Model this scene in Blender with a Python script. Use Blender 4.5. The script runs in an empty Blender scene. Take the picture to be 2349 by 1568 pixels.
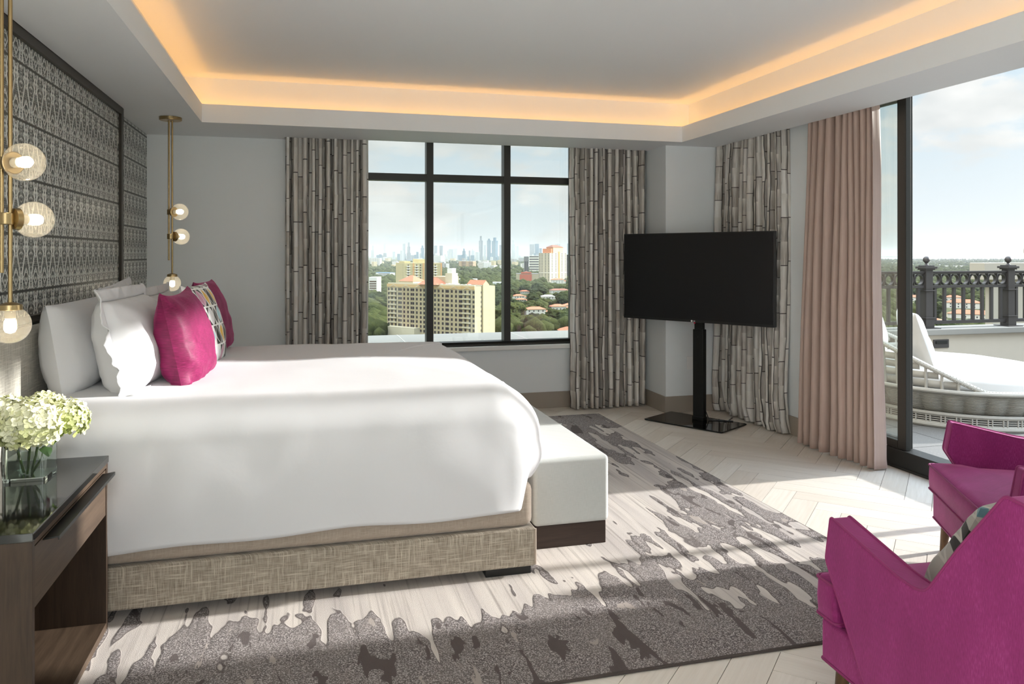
DRUM = 8.5; UP = 6.0; HAZE = 0.000035
import bpy, bmesh, math, random
from mathutils import Vector, Matrix, noise
PI = math.pi
sc = bpy.context.scene
COL = sc.collection
rnd = random.Random(11)

# ---------------------------------------------------------------- helpers
def lin(c):
    c = c / 255.0
    return c / 12.92 if c <= 0.04045 else ((c + 0.055) / 1.055) ** 2.4
def rgb(r, g, b): return (lin(r), lin(g), lin(b), 1.0)

MAT = {}          # root matrix of every thing, so its parts can be drawn in world space

class MB:
    """collects geometry for ONE mesh object"""
    def __init__(s): s.v = []; s.f = []; s.uv = None; s.mi = []; s.cur = 0
    def add(s, vs, fs):
        b = len(s.v); s.v += [tuple(p) for p in vs]
        for f in fs: s.f.append(tuple(b + i for i in f)); s.mi.append(s.cur)
        return s
    def box(s, lo, hi, M=None):
        (x0, y0, z0), (x1, y1, z1) = lo, hi
        vs = [(x0,y0,z0),(x1,y0,z0),(x1,y1,z0),(x0,y1,z0),(x0,y0,z1),(x1,y0,z1),(x1,y1,z1),(x0,y1,z1)]
        if M is not None: vs = [M @ Vector(p) for p in vs]
        return s.add(vs, [(0,3,2,1),(4,5,6,7),(0,1,5,4),(1,2,6,5),(2,3,7,6),(3,0,4,7)])
    def prism(s, poly, fn0, fn1):
        n = len(poly)
        vs = [fn0(*p) for p in poly] + [fn1(*p) for p in poly]
        fs = [tuple(range(n))[::-1], tuple(range(n, 2*n))] + [(i, (i+1) % n, n+(i+1) % n, n+i) for i in range(n)]
        return s.add(vs, fs)
    def tube(s, path, r, n=8, closed=False, cap=True):
        P = [Vector(p) for p in path]; m = len(P); vs = []; fs = []
        up = Vector((0.13, 0.21, 0.97)).normalized(); prev = None
        for i, p in enumerate(P):
            if closed: t = P[(i+1) % m] - P[i-1]
            else: t = P[min(i+1, m-1)] - P[max(i-1, 0)]
            if t.length < 1e-9: t = Vector((0,0,1))
            t.normalize()
            a = prev if prev is not None else (up.cross(t) if abs(up.dot(t)) < 0.98 else Vector((1,0,0)).cross(t))
            a = (a - t * a.dot(t)); a.normalize(); prev = a
            b = t.cross(a)
            rr = r[i] if isinstance(r, (list, tuple)) else r
            vs += [p + (a*math.cos(2*PI*k/n) + b*math.sin(2*PI*k/n)) * rr for k in range(n)]
        for i in range(m if closed else m-1):
            j = (i+1) % m
            fs += [(i*n+k, i*n+(k+1) % n, j*n+(k+1) % n, j*n+k) for k in range(n)]
        if cap and not closed: fs += [tuple(range(n))[::-1], tuple(range((m-1)*n, m*n))]
        return s.add(vs, fs)
    def lathe(s, prof, n=24, M=None, cap=True):
        """prof: list of (radius, z) bottom to top, around local z"""
        M = M or Matrix(); vs = []; fs = []; m = len(prof)
        for r, z in prof: vs += [M @ Vector((r*math.cos(2*PI*k/n), r*math.sin(2*PI*k/n), z)) for k in range(n)]
        for i in range(m-1):
            fs += [(i*n+k, i*n+(k+1) % n, (i+1)*n+(k+1) % n, (i+1)*n+k) for k in range(n)]
        if cap: fs += [tuple(range(n))[::-1], tuple(range((m-1)*n, m*n))]
        return s.add(vs, fs)
    def grid(s, fn, nu, nv, closeu=False, uvfn=None):
        vs = []; fs = []; m = nu if closeu else nu+1
        for j in range(nv+1):
            for i in range(m): vs.append(fn(i/nu, j/nv))
        for j in range(nv):
            for i in range(nu):
                i2 = (i+1) % m
                fs.append((j*m+i, j*m+i2, (j+1)*m+i2, (j+1)*m+i))
        b = len(s.v); s.add(vs, fs)
        if uvfn:
            s.uv = s.uv or {}
            for j in range(nv+1):
                for i in range(m): s.uv[b+j*m+i] = uvfn(i/nu, j/nv)
        return s
    def ball(s, c, r, nu=20, nv=12, sz=1.0):
        c = Vector(c)
        prof = [(max(1e-4, r*math.sin(PI*j/nv)), -r*sz*math.cos(PI*j/nv)) for j in range(nv+1)]
        return s.lathe(prof, nu, Matrix.Translation(c))
    def build(s, name, mat, parent=None, bevel=0, seg=2, ang=35, smooth=True, attrs=None):
        me = bpy.data.meshes.new(name)
        V = s.v
        if parent is not None and parent.name in MAT:
            I = MAT[parent.name].inverted(); V = [I @ Vector(p) for p in V]
        me.from_pydata([tuple(p) for p in V], [], s.f)
        if s.uv:
            L = me.uv_layers.new(name='UVMap')
            for l in me.loops: L.data[l.index].uv = s.uv.get(l.vertex_index, (0, 0))
        if attrs:
            for an, vals in attrs.items():
                A = me.attributes.new(an, 'FLOAT', 'POINT'); A.data.foreach_set('value', vals)
        mats = mat if isinstance(mat, (list, tuple)) else [mat]
        for m in mats: me.materials.append(m)
        if len(mats) > 1: me.polygons.foreach_set('material_index', s.mi)
        if bevel > 0:
            bm = bmesh.new(); bm.from_mesh(me)
            bmesh.ops.remove_doubles(bm, verts=bm.verts, dist=1e-5)
            es = [e for e in bm.edges if len(e.link_faces) == 2 and e.calc_face_angle(0) > math.radians(40)]
            bmesh.ops.bevel(bm, geom=es, offset=bevel, segments=seg, profile=0.5, affect='EDGES', clamp_overlap=True)
            bm.to_mesh(me); bm.free()
        if smooth:
            me.polygons.foreach_set('use_smooth', [True]*len(me.polygons))
            try: me.set_sharp_from_angle(angle=math.radians(ang))
            except Exception: pass
        me.update()
        o = bpy.data.objects.new(name, me); COL.objects.link(o)
        if bevel > 0 and smooth:
            wn = o.modifiers.new('weighted_normal', 'WEIGHTED_NORMAL'); wn.keep_sharp = True; wn.weight = 80
        if parent is not None:
            o.parent = parent
            if parent.name in MAT: MAT[o.name] = MAT[parent.name]
        return o

def tag(o, label=None, cat=None, group=None, kind=None):
    if label: o['label'] = label
    if cat: o['category'] = cat
    if group: o['group'] = group
    if kind: o['kind'] = kind
    return o
def thing(name, label, cat, loc=(0,0,0), rz=0, group=None):
    o = bpy.data.objects.new(name, None); COL.objects.link(o)
    o.empty_display_size = 0.1; o.location = loc; o.rotation_euler = (0, 0, rz)
    MAT[o.name] = Matrix.Translation(loc) @ Matrix.Rotation(rz, 4, 'Z')
    return tag(o, label, cat, group)
def kids(o): return [c for c in bpy.data.objects if c.parent == o]
def dup(root, loc, rz, label, group=None, scale=1.0, tree=None):
    def cp(o, par):
        c = o.copy(); COL.objects.link(c); c.parent = par
        for ch in (tree[o.name] if tree and o.name in tree else list(o.children)): cp(ch, c)
        return c
    r = cp(root, None); r.location = loc; r.rotation_euler = (0, 0, rz); r.scale = (scale,)*3
    r['label'] = label
    if group: r['group'] = group
    return r
def structure(o): o['kind'] = 'structure'; return o
def local(loc, rz=0): return Matrix.Translation(loc) @ Matrix.Rotation(rz, 4, 'Z')

# ---------------------------------------------------------------- node shorthand
class NT:
    def __init__(s, t): s.t = t; s.x = 0
    def n(s, typ, ins=None, out=0, **props):
        nd = s.t.nodes.new(typ); s.x += 40; nd.location = (s.x, 0)
        for k, v in props.items(): setattr(nd, k, v)
        for k, v in (ins or {}).items():
            sk = nd.inputs[k]
            if isinstance(v, bpy.types.NodeSocket): s.t.links.new(v, sk)
            elif v is not None: sk.default_value = v
        return nd.outputs[out] if out is not None else nd
    def m(s, op, a, b=None, c=None, clamp=False):
        i = {0: a}
        if b is not None: i[1] = b
        if c is not None: i[2] = c
        return s.n('ShaderNodeMath', i, operation=op, use_clamp=clamp)
    def mix(s, f, a, b, bt='MIX'):
        return s.n('ShaderNodeMix', {0: f, 6: a, 7: b}, 2, data_type='RGBA', blend_type=bt)
    def mix_f(s, f, a, b): return s.n('ShaderNodeMix', {0: f, 2: a, 3: b}, 0, data_type='FLOAT')
    def ramp(s, f, stops, interp='LINEAR'):
        nd = s.n('ShaderNodeValToRGB', {0: f}, None)
        cr = nd.color_ramp; cr.interpolation = interp
        while len(cr.elements) < len(stops): cr.elements.new(0.5)
        for e, (p, c) in zip(cr.elements, stops):
            e.position = p; e.color = c if len(c) == 4 else (*c, 1)
        return nd.outputs[0]
    def fit(s, f, a, b, c=0.0, d=1.0, smooth=False):
        return s.n('ShaderNodeMapRange', {0: f, 1: a, 2: b, 3: c, 4: d}, 0, interpolation_type='SMOOTHSTEP' if smooth else 'LINEAR')
    def noise(s, v, scale, detail=3, rough=0.55, dist=0, out=0):
        return s.n('ShaderNodeTexNoise', {'Vector': v, 'Scale': scale, 'Detail': detail, 'Roughness': rough, 'Distortion': dist}, out)
    def vor(s, v, scale, feature='F1', out=0, rand=1.0):
        return s.n('ShaderNodeTexVoronoi', {'Vector': v, 'Scale': scale, 'Randomness': rand}, out, feature=feature)
    def co(s, which='Object'): return s.n('ShaderNodeTexCoord', None, ['Generated','Normal','UV','Object','Camera','Window','Reflection'].index(which))
    def sep(s, v):
        nd = s.n('ShaderNodeSeparateXYZ', {0: v}, None); return nd.outputs[0], nd.outputs[1], nd.outputs[2]
    def comb(s, x, y, z): return s.n('ShaderNodeCombineXYZ', {0: x, 1: y, 2: z})
    def vmul(s, v, k): return s.n('ShaderNodeVectorMath', {0: v, 1: k}, operation='MULTIPLY')
    def vadd(s, v, k): return s.n('ShaderNodeVectorMath', {0: v, 1: k}, operation='ADD')
    def bump(s, h, strength=0.3, dist=0.01): return s.n('ShaderNodeBump', {'Height': h, 'Strength': strength, 'Distance': dist})
    def attr(s, name, out=2): return s.n('ShaderNodeAttribute', None, out, attribute_name=name)
    def rand(s): return s.n('ShaderNodeObjectInfo', None, 'Random')
    def bsdf(s, **k):
        names = dict(color='Base Color', rough='Roughness', metal='Metallic', normal='Normal', spec='Specular IOR Level', sheen='Sheen Weight',
                     sheen_tint='Sheen Tint', sheen_rough='Sheen Roughness', coat='Coat Weight', coat_rough='Coat Roughness', trans='Transmission Weight', ior='IOR',
                     emit='Emission Color', emit_s='Emission Strength', aniso='Anisotropic', sss='Subsurface Weight', alpha='Alpha')
        return s.n('ShaderNodeBsdfPrincipled', {names[a]: b for a, b in k.items()})
def mat(name, fn):
    m = bpy.data.materials.new(name); m.use_nodes = True
    t = m.node_tree; t.nodes.clear()
    N = NT(t); out = fn(N)
    o = t.nodes.new('ShaderNodeOutputMaterial')
    if isinstance(out, tuple): t.links.new(out[0], o.inputs['Surface']); t.links.new(out[1], o.inputs['Displacement'])
    else: t.links.new(out, o.inputs['Surface'])
    return m
def plain(name, col, rough=0.5, metal=0.0, spec=0.5, nz=0.0, nscale=40, bump=0.0, **kw):
    def f(N):
        k = dict(color=col, rough=rough, metal=metal, spec=spec, **kw)
        if nz or bump:
            n = N.noise(N.co(), nscale, 4)
            if nz: k['color'] = N.mix(n, tuple(c*(1-nz) for c in col[:3])+(1,), tuple(min(1, c*(1+nz)) for c in col[:3])+(1,))
            if bump: k['normal'] = N.bump(n, bump, 0.004)
        return N.bsdf(**k)
    return mat(name, f)
# ---------------------------------------------------------------- materials
def f_paint(col, rough=0.6):
    def f(N):
        n = N.noise(N.co(), 60, 4)
        return N.bsdf(color=col, rough=rough, spec=0.3, normal=N.bump(n, 0.04, 0.002))
    return f
M_WALL = mat('wall_paint', f_paint(rgb(231, 235, 236)))
M_CEIL = mat('ceiling_paint', f_paint(rgb(234, 237, 239)))
M_TRIMW = plain('white_trim', rgb(232, 231, 227), 0.4)
M_BASE = plain('taupe_baseboard', rgb(158, 148, 136), 0.45)
M_FRAME = plain('dark_bronze_frame', rgb(47, 47, 44), 0.42, 0.3)
M_BLACK = plain('black_metal', rgb(24, 25, 24), 0.38, 0.2)
M_SUBF = plain('floor_gap', rgb(96, 84, 72), 0.9)

def f_floor(N):
    tone = N.attr('tone'); uv = N.co('UV')
    g = N.noise(N.vmul(uv, (3.0, 60.0, 1.0)), 1.0, 5, 0.6)
    g2 = N.noise(N.vmul(uv, (1.5, 9.0, 1.0)), 1.0, 3, 0.6, 1.0)
    base = N.ramp(tone, [(0, rgb(212, 202, 190)), (0.5, rgb(222, 214, 203)), (1, rgb(229, 222, 212))])
    c = N.mix(N.fit(g, 0.35, 0.75, 0, 0.45), base, rgb(196, 184, 170))
    c = N.mix(N.fit(g2, 0.45, 0.8, 0, 0.3), c, rgb(236, 230, 222))
    return N.bsdf(color=c, rough=N.fit(g, 0, 1, 0.34, 0.5), spec=0.35, normal=N.bump(g, 0.06, 0.002))
M_FLOOR = mat('white_oak', f_floor)

def f_emboss(N):
    x, y, z = N.sep(N.co())
    T = 0.2525
    U = N.m('MULTIPLY', y, 1/T); V = N.m('MULTIPLY', N.m('ADD', z, 0.107), 1/T)
    pu = N.m('PINGPONG', U, 0.25); pv = N.m('PINGPONG', V, 0.5)
    p = N.comb(pu, pv, 0.0)
    # beads, mirrored
    bead = N.fit(N.vor(N.vmul(p, (1.0, 0.7, 1)), 15.0, 'F1', 0, 0.75), 0.1, 0.42, 1, 0)
    # curling stems, mirrored
    w = N.noise(p, 5.5, 1, 0.4, 1.6)
    vein = N.fit(N.m('ABSOLUTE', N.m('SUBTRACT', N.m('FRACT', N.m('MULTIPLY', w, 5.0)), 0.5)), 0.03, 0.3, 1, 0)
    # ogee lattice
    og = N.m('ADD', 0.125, N.m('MULTIPLY', N.m('SINE', N.m('MULTIPLY', V, 2*PI)), 0.075))
    ogl = N.fit(N.m('ABSOLUTE', N.m('SUBTRACT', pu, og)), 0.008, 0.035, 1, 0)
    diam = N.fit(N.m('ABSOLUTE', N.m('SUBTRACT', N.m('ADD', N.m('MULTIPLY', pu, 1.2), N.m('ABSOLUTE', N.m('SUBTRACT', pv, 0.25))), 0.15)), 0.01, 0.04, 1, 0)
    h = N.m('MAXIMUM', N.m('MAXIMUM', N.m('MULTIPLY', bead, 0.8), N.m('MULTIPLY', vein, 0.65)), N.m('MAXIMUM', ogl, N.m('MULTIPLY', diam, 0.8)))
    seam = N.fit(N.m('ABSOLUTE', N.m('SUBTRACT', N.m('FRACT', N.m('ADD', V, 0.5)), 0.5)), 0.012, 0.03, 0, 1)
    h = N.m('MULTIPLY', h, seam)
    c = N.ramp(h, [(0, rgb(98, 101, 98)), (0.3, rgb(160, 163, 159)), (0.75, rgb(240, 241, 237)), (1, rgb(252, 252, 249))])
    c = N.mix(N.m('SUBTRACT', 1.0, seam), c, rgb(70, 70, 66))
    return N.bsdf(color=c, metal=0.2, rough=N.fit(h, 0, 1, 0.42, 0.28), normal=N.bump(h, 0.9, 0.006))
M_EMB = mat('embossed_silver', f_emboss)
M_PFRAME = plain('bronze_panel_frame', rgb(62, 56, 48), 0.38, 0.6)

def f_brass(N):
    n = N.noise(N.vmul(N.co(), (1, 1, 30)), 20, 3)
    return N.bsdf(color=rgb(168, 146, 106), metal=1.0, rough=N.fit(n, 0, 1, 0.25, 0.4))
M_BRASS = mat('aged_brass', f_brass)

def thin_glass(tint, fres=1.45, boost=1.0, seeds=False, rough=0.0):
    def f(N):
        nrm = None
        if seeds:
            v = N.vor(N.co(), 170, 'F1', 0)
            h = N.fit(v, 0.0, 0.22, 1, 0); nrm = N.bump(N.m('ADD', h, N.noise(N.co(), 40, 2)), 0.25, 0.002)
        tr = N.n('ShaderNodeBsdfTransparent', {0: tint})
        i = {0: (1, 1, 1, 1), 1: rough}
        if nrm: i['Normal'] = nrm
        gl = N.n('ShaderNodeBsdfGlossy', i)
        bf = N.n('ShaderNodeNewGeometry', None, 'Backfacing')
        fi = {0: N.mix_f(bf, fres, 1.0/fres)}
        if nrm: fi['Normal'] = nrm
        fr = N.n('ShaderNodeFresnel', fi)
        fac = N.m('MULTIPLY', fr, boost, clamp=True)
        if seeds:
            d = N.n('ShaderNodeBsdfDiffuse', {0: rgb(232, 226, 212)})
            g = N.m('ADD', 0.14, N.m('MULTIPLY', h, 0.16))
            tr = N.n('ShaderNodeMixShader', {0: g, 1: tr, 2: d})
        return N.n('ShaderNodeMixShader', {0: fac, 1: tr, 2: gl})
    return f
M_PANE = mat('window_glass', thin_glass((0.93, 0.95, 0.94, 1)))
M_GLOBE = mat('seeded_glass', thin_glass((0.97, 0.94, 0.88, 1), 1.4, 1.0, True))
def f_bulb(N):
    return N.n('ShaderNodeEmission', {0: (1.0, 0.92, 0.78, 1), 1: 20.0})
M_BULB = mat('frosted_bulb', f_bulb)
M_CERAM = plain('bulb_socket', rgb(236, 226, 205), 0.4)
def f_led(N): return N.n('ShaderNodeEmission', {0: (1.0, 0.47, 0.12, 1), 1: 6.0})
M_LED = mat('amber_led', f_led)

def fabric(name, c1, c2, scale=900, rough=0.85, sheen=0.2, slub=0.0, bump=0.25, tint=(1,1,1,1), cross=True):
    def f(N):
        o = N.co(); x, y, z = N.sep(o)
        s = N.m('ADD', x, y)
        a = N.noise(N.comb(N.m('MULTIPLY', s, scale*0.03), N.m('MULTIPLY', z, scale), 3.0), 1.0, 2)
        b = N.noise(N.comb(N.m('MULTIPLY', s, scale), N.m('MULTIPLY', z, scale*0.03), 7.0), 1.0, 2)
        w = N.m('MULTIPLY', N.m('ADD', a, b), 0.5) if cross else b
        col = N.mix(N.fit(w, 0.36, 0.64), c1, c2)
        if slub:
            l = N.noise(N.comb(N.m('MULTIPLY', s, 9), N.m('MULTIPLY', z, 160), 1.0), 1.0, 3)
            l2 = N.noise(N.comb(N.m('MULTIPLY', s, 160), N.m('MULTIPLY', z, 9), 5.0), 1.0, 3)
            col = N.mix(N.fit(N.m('MAXIMUM', l, l2), 0.52, 0.75, 0, slub), col, tuple(min(1, q*1.7) for q in c2[:3])+(1,))
        return N.bsdf(color=col, rough=rough, spec=0.2, sheen=sheen, sheen_tint=tint, normal=N.bump(w, bump, 0.001))
    return mat(name, f)
M_LINEN = fabric('oatmeal_linen', rgb(112, 101, 88), rgb(176, 165, 150), 420, slub=0.6)
M_LINEN2 = fabric('fine_linen', rgb(148, 134, 121), rgb(178, 164, 150), 800, slub=0.15, bump=0.12)
M_HEADB = fabric('headboard_linen', rgb(138, 133, 122), rgb(182, 178, 167), 420, slub=0.5)
M_BENCH = fabric('pale_bench_fabric', rgb(176, 178, 175), rgb(188, 190, 187), 900, slub=0.0, bump=0.08)
def f_sheet(N):
    n = N.noise(N.co(), 4, 4, 0.55, 0.4)
    return N.bsdf(color=rgb(214, 214, 216), rough=0.75, spec=0.25, sheen=0.1, normal=N.bump(n, 0.12, 0.02))
M_SHEET = mat('white_cotton', f_sheet)

def f_velvet(N):
    o = N.co(); x, y, z = N.sep(o)
    a = N.noise(N.comb(N.m('MULTIPLY', N.m('ADD', x, y), 30), N.m('MULTIPLY', z, 420), 1.0), 1.0, 3)
    b = N.noise(o, 9, 4, 0.65, 0.9)
    k = N.m('ADD', N.m('MULTIPLY', a, 0.6), N.m('MULTIPLY', b, 0.4))
    c = N.ramp(k, [(0.3, rgb(84, 8, 46)), (0.52, rgb(124, 18, 72)), (0.72, rgb(162, 46, 104))])
    return N.bsdf(color=c, rough=0.55, spec=0.3, sheen=0.35, sheen_tint=rgb(255, 130, 190), sheen_rough=0.4, normal=N.bump(k, 0.25, 0.004))
M_VELVET = mat('magenta_velvet', f_velvet)
def f_chair(N):
    o = N.co(); x, y, z = N.sep(o)
    a = N.noise(N.comb(N.m('MULTIPLY', N.m('ADD', x, y), 420), N.m('MULTIPLY', z, 60), 1.0), 1.0, 3)
    b = N.noise(N.vmul(o, (1, 1, 0.35)), 9, 3, 0.6, 0.3)
    k = N.m('ADD', N.m('MULTIPLY', a, 0.6), N.m('MULTIPLY', b, 0.4))
    c = N.ramp(k, [(0.3, rgb(116, 26, 82)), (0.55, rgb(142, 40, 106)), (0.75, rgb(172, 72, 138))])
    return N.bsdf(color=c, rough=0.6, spec=0.25, sheen=0.55, sheen_tint=rgb(255, 160, 215), sheen_rough=0.45, normal=N.bump(a, 0.2, 0.002))
M_CHAIR = mat('magenta_upholstery', f_chair)
M_PIPE = plain('magenta_piping', rgb(138, 40, 98), 0.6, nz=0.1)

def f_leafprint(N):
    """vertical pointed ovals in rows, divided by white lines"""
    uv = N.co('UV'); u, v, _ = N.sep(uv)
    row = N.m('FLOOR', N.m('MULTIPLY', v, 4.2)); fv = N.m('FRACT', N.m('MULTIPLY', v, 4.2))
    uu = N.m('ADD', N.m('MULTIPLY', u, 6.0), N.m('MULTIPLY', row, 0.37))
    ci = N.m('FLOOR', uu); fu = N.m('FRACT', uu)
    half = N.m('MULTIPLY', N.m('SINE', N.m('MULTIPLY', fv, PI)), 0.46)
    d = N.m('SUBTRACT', half, N.m('ABSOLUTE', N.m('SUBTRACT', fu, 0.5)))
    inside = N.fit(d, 0.0, 0.02)
    r = N.n('ShaderNodeTexWhiteNoise', {0: N.comb(ci, row, 2.0)}, 0, noise_dimensions='3D')
    oc = N.ramp(r, [(0, rgb(60, 58, 55)), (0.30, rgb(228, 178, 44)), (0.42, rgb(240, 240, 238)), (0.60, rgb(62, 60, 58)), (0.74, rgb(176, 212, 220)), (0.82, rgb(226, 227, 228)), (0.94, rgb(205, 150, 175))], 'CONSTANT')
    split = N.fit(N.m('ABSOLUTE', N.m('SUBTRACT', N.m('SUBTRACT', fu, 0.5), N.m('MULTIPLY', half, 0.35))), 0.015, 0.035)
    oc = N.mix(split, rgb(245, 245, 243), oc)
    gapc = N.ramp(N.m('FRACT', N.m('MULTIPLY', ci, 0.5)), [(0, rgb(58, 56, 53)), (0.4, rgb(236, 236, 233))], 'CONSTANT')
    c = N.mix(inside, gapc, oc)
    edge = N.m('MULTIPLY', N.fit(N.m('ABSOLUTE', d), 0.015, 0.04), N.fit(N.m('ABSOLUTE', N.m('SUBTRACT', fv, 0.5)), 0.455, 0.47, 1, 0))
    c = N.mix(edge, rgb(244, 244, 241), c)
    return N.bsdf(color=c, rough=0.8, spec=0.2, sheen=0.2)
M_PRINT = mat('leaf_print_cotton', f_leafprint)
def f_wave(N):
    """interlaced curves in black, grey and teal"""
    uv = N.co('UV'); u, v, _ = N.sep(uv)
    s = N.m('MULTIPLY', N.m('SINE', N.m('MULTIPLY', v, 2*PI*2.2)), 0.30)
    t = N.m('ADD', N.m('MULTIPLY', u, 4.0), s); t2 = N.m('SUBTRACT', N.m('MULTIPLY', u, 4.0), s)
    cell = N.m('ADD', N.m('FLOOR', t), N.m('MULTIPLY', N.m('FLOOR', t2), 3.0))
    r = N.n('ShaderNodeTexWhiteNoise', {0: N.comb(cell, N.m('FLOOR', N.m('ADD', N.m('MULTIPLY', v, 4.4), 0.5)), 0.0)}, 0, noise_dimensions='3D')
    c = N.ramp(r, [(0, rgb(38, 36, 34)), (0.38, rgb(168, 165, 158)), (0.62, rgb(104, 146, 154)), (0.8, rgb(50, 47, 44))], 'CONSTANT')
    l1 = N.fit(N.m('ABSOLUTE', N.m('SUBTRACT', N.m('FRACT', t), 0.5)), 0.44, 0.46)
    l2 = N.fit(N.m('ABSOLUTE', N.m('SUBTRACT', N.m('FRACT', t2), 0.5)), 0.44, 0.46)
    c = N.mix(N.m('MAXIMUM', l1, l2), c, rgb(190, 188, 180))
    return N.bsdf(color=c, rough=0.85, spec=0.2, sheen=0.2)
M_WAVE = mat('wave_print_cotton', f_wave)

def f_bamboo(N):
    uv = N.co('UV'); u, v, _ = N.sep(uv)
    wob = N.m('MULTIPLY', N.m('SUBTRACT', N.noise(N.comb(N.m('MULTIPLY', u, 2.0), N.m('MULTIPLY', v, 3.0), 0.0), 1.0, 2), 0.5), 0.035)
    W = 0.085
    uu = N.m('MULTIPLY', N.m('ADD', u, wob), 1/W)
    ci = N.m('FLOOR', uu); fu = N.m('FRACT', uu)
    r1 = N.n('ShaderNodeTexWhiteNoise', {1: ci}, 0, noise_dimensions='1D')
    r2 = N.n('ShaderNodeTexWhiteNoise', {1: N.m('ADD', ci, 37.3)}, 0, noise_dimensions='1D')
    Ls = N.fit(r2, 0, 1, 2.0, 3.6)
    vv = N.m('ADD', N.m('MULTIPLY', v, Ls), N.m('MULTIPLY', r1, 7.0))
    si = N.m('FLOOR', vv); fv = N.m('FRACT', vv)
    r3 = N.n('ShaderNodeTexWhiteNoise', {0: N.comb(ci, si, 0.0)}, 0, noise_dimensions='3D')
    fine = N.noise(N.comb(N.m('MULTIPLY', u, 260), N.m('MULTIPLY', v, 7), 0.0), 1.0, 4)
    blot = N.noise(N.comb(N.m('MULTIPLY', u, 40), N.m('MULTIPLY', v, 5), 0.0), 1.0, 4)
    tone = N.m('ADD', N.m('MULTIPLY', fine, 0.55), N.m('ADD', N.m('MULTIPLY', r3, 0.28), N.m('MULTIPLY', blot, 0.42)))
    c = N.ramp(tone, [(0.30, rgb(128, 118, 108)), (0.46, rgb(190, 182, 172)), (0.62, rgb(232, 227, 220)), (0.85, rgb(250, 248, 244))])
    c = N.mix(N.fit(r1, 0, 1, 0.0, 0.28), c, rgb(140, 130, 120))
    c = N.mix(N.fit(N.m('ABSOLUTE', N.m('SUBTRACT', fu, 0.42)), 0.26, 0.5, 0.0, 0.6, True), c, rgb(96, 86, 77))
    # pale band above each joint, dark gap at the joint and between stalks
    band = N.fit(N.m('FRACT', N.m('ADD', fv, 0.5)), 0.72, 0.98, 0, 0.85)
    c = N.mix(band, c, rgb(222, 217, 208))
    jl = N.fit(N.m('ABSOLUTE', N.m('SUBTRACT', fv, 0.5)), 0.488, 0.494)
    gw = N.fit(r3, 0, 1, 0.44, 0.482)
    gap = N.fit(N.m('ABSOLUTE', N.m('SUBTRACT', fu, 0.5)), gw, N.m('ADD', gw, 0.012))
    c = N.mix(N.m('MAXIMUM', jl, gap), c, rgb(44, 37, 32))
    d = N.bsdf(color=c, rough=0.42, spec=0.5, sheen=0.25)
    return N.n('ShaderNodeMixShader', {0: 0.12, 1: d, 2: N.n('ShaderNodeBsdfTranslucent', {0: c})})
M_BAMBOO = mat('bamboo_print_silk', f_bamboo)
def f_pink(N):
    o = N.co('UV')
    n = N.noise(N.vmul(o, (60, 3, 1)), 1.0, 3)
    return N.bsdf(color=N.mix(n, rgb(170, 147, 135), rgb(194, 172, 160)), rough=0.5, spec=0.35, sheen=0.4, sheen_tint=rgb(255, 225, 220))
M_PINK = mat('blush_satin', f_pink)

def wood(name, c1, c2, axis='z', scale=1.0, rough=0.5):
    def f(N):
        o = N.co()
        k = {'z': (30, 30, 2.0), 'y': (30, 2.0, 30), 'x': (2.0, 30, 30)}[axis]
        a = N.noise(N.vmul(o, k), scale, 5, 0.6, 0.8)
        b = N.noise(N.vmul(o, tuple(q*6 for q in k)), scale, 3)
        t = N.m('ADD', N.m('MULTIPLY', a, 0.65), N.m('MULTIPLY', b, 0.35))
        return N.bsdf(color=N.mix(N.fit(t, 0.3, 0.7), c1, c2), rough=rough, spec=0.35, normal=N.bump(b, 0.1, 0.001))
    return mat(name, f)
M_OAKY = wood('walnut_oak_along', rgb(56, 44, 34), rgb(88, 72, 58), 'y')
M_OAKZ = wood('walnut_oak_up', rgb(46, 35, 27), rgb(72, 57, 45), 'z')
M_LEG = wood('walnut_leg', rgb(66, 46, 30), rgb(112, 84, 58), 'z', rough=0.4)
M_PLINTH = wood('espresso_plinth', rgb(46, 36, 31), rgb(66, 52, 46), 'x', rough=0.35)
M_TOP = plain('black_glass_top', rgb(34, 34, 32), 0.06, spec=0.6)
M_SCREEN = plain('screen_black', rgb(26, 26, 27), 0.42, spec=0.35)
M_BEZEL = plain('bezel_black', rgb(30, 30, 30), 0.4)
M_STANDG = plain('stand_glass', rgb(10, 10, 10), 0.04, spec=0.6)
M_WHITE = plain('white_plastic', rgb(238, 238, 236), 0.4)
M_RED = plain('red_badge', rgb(190, 24, 60), 0.4)

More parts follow.
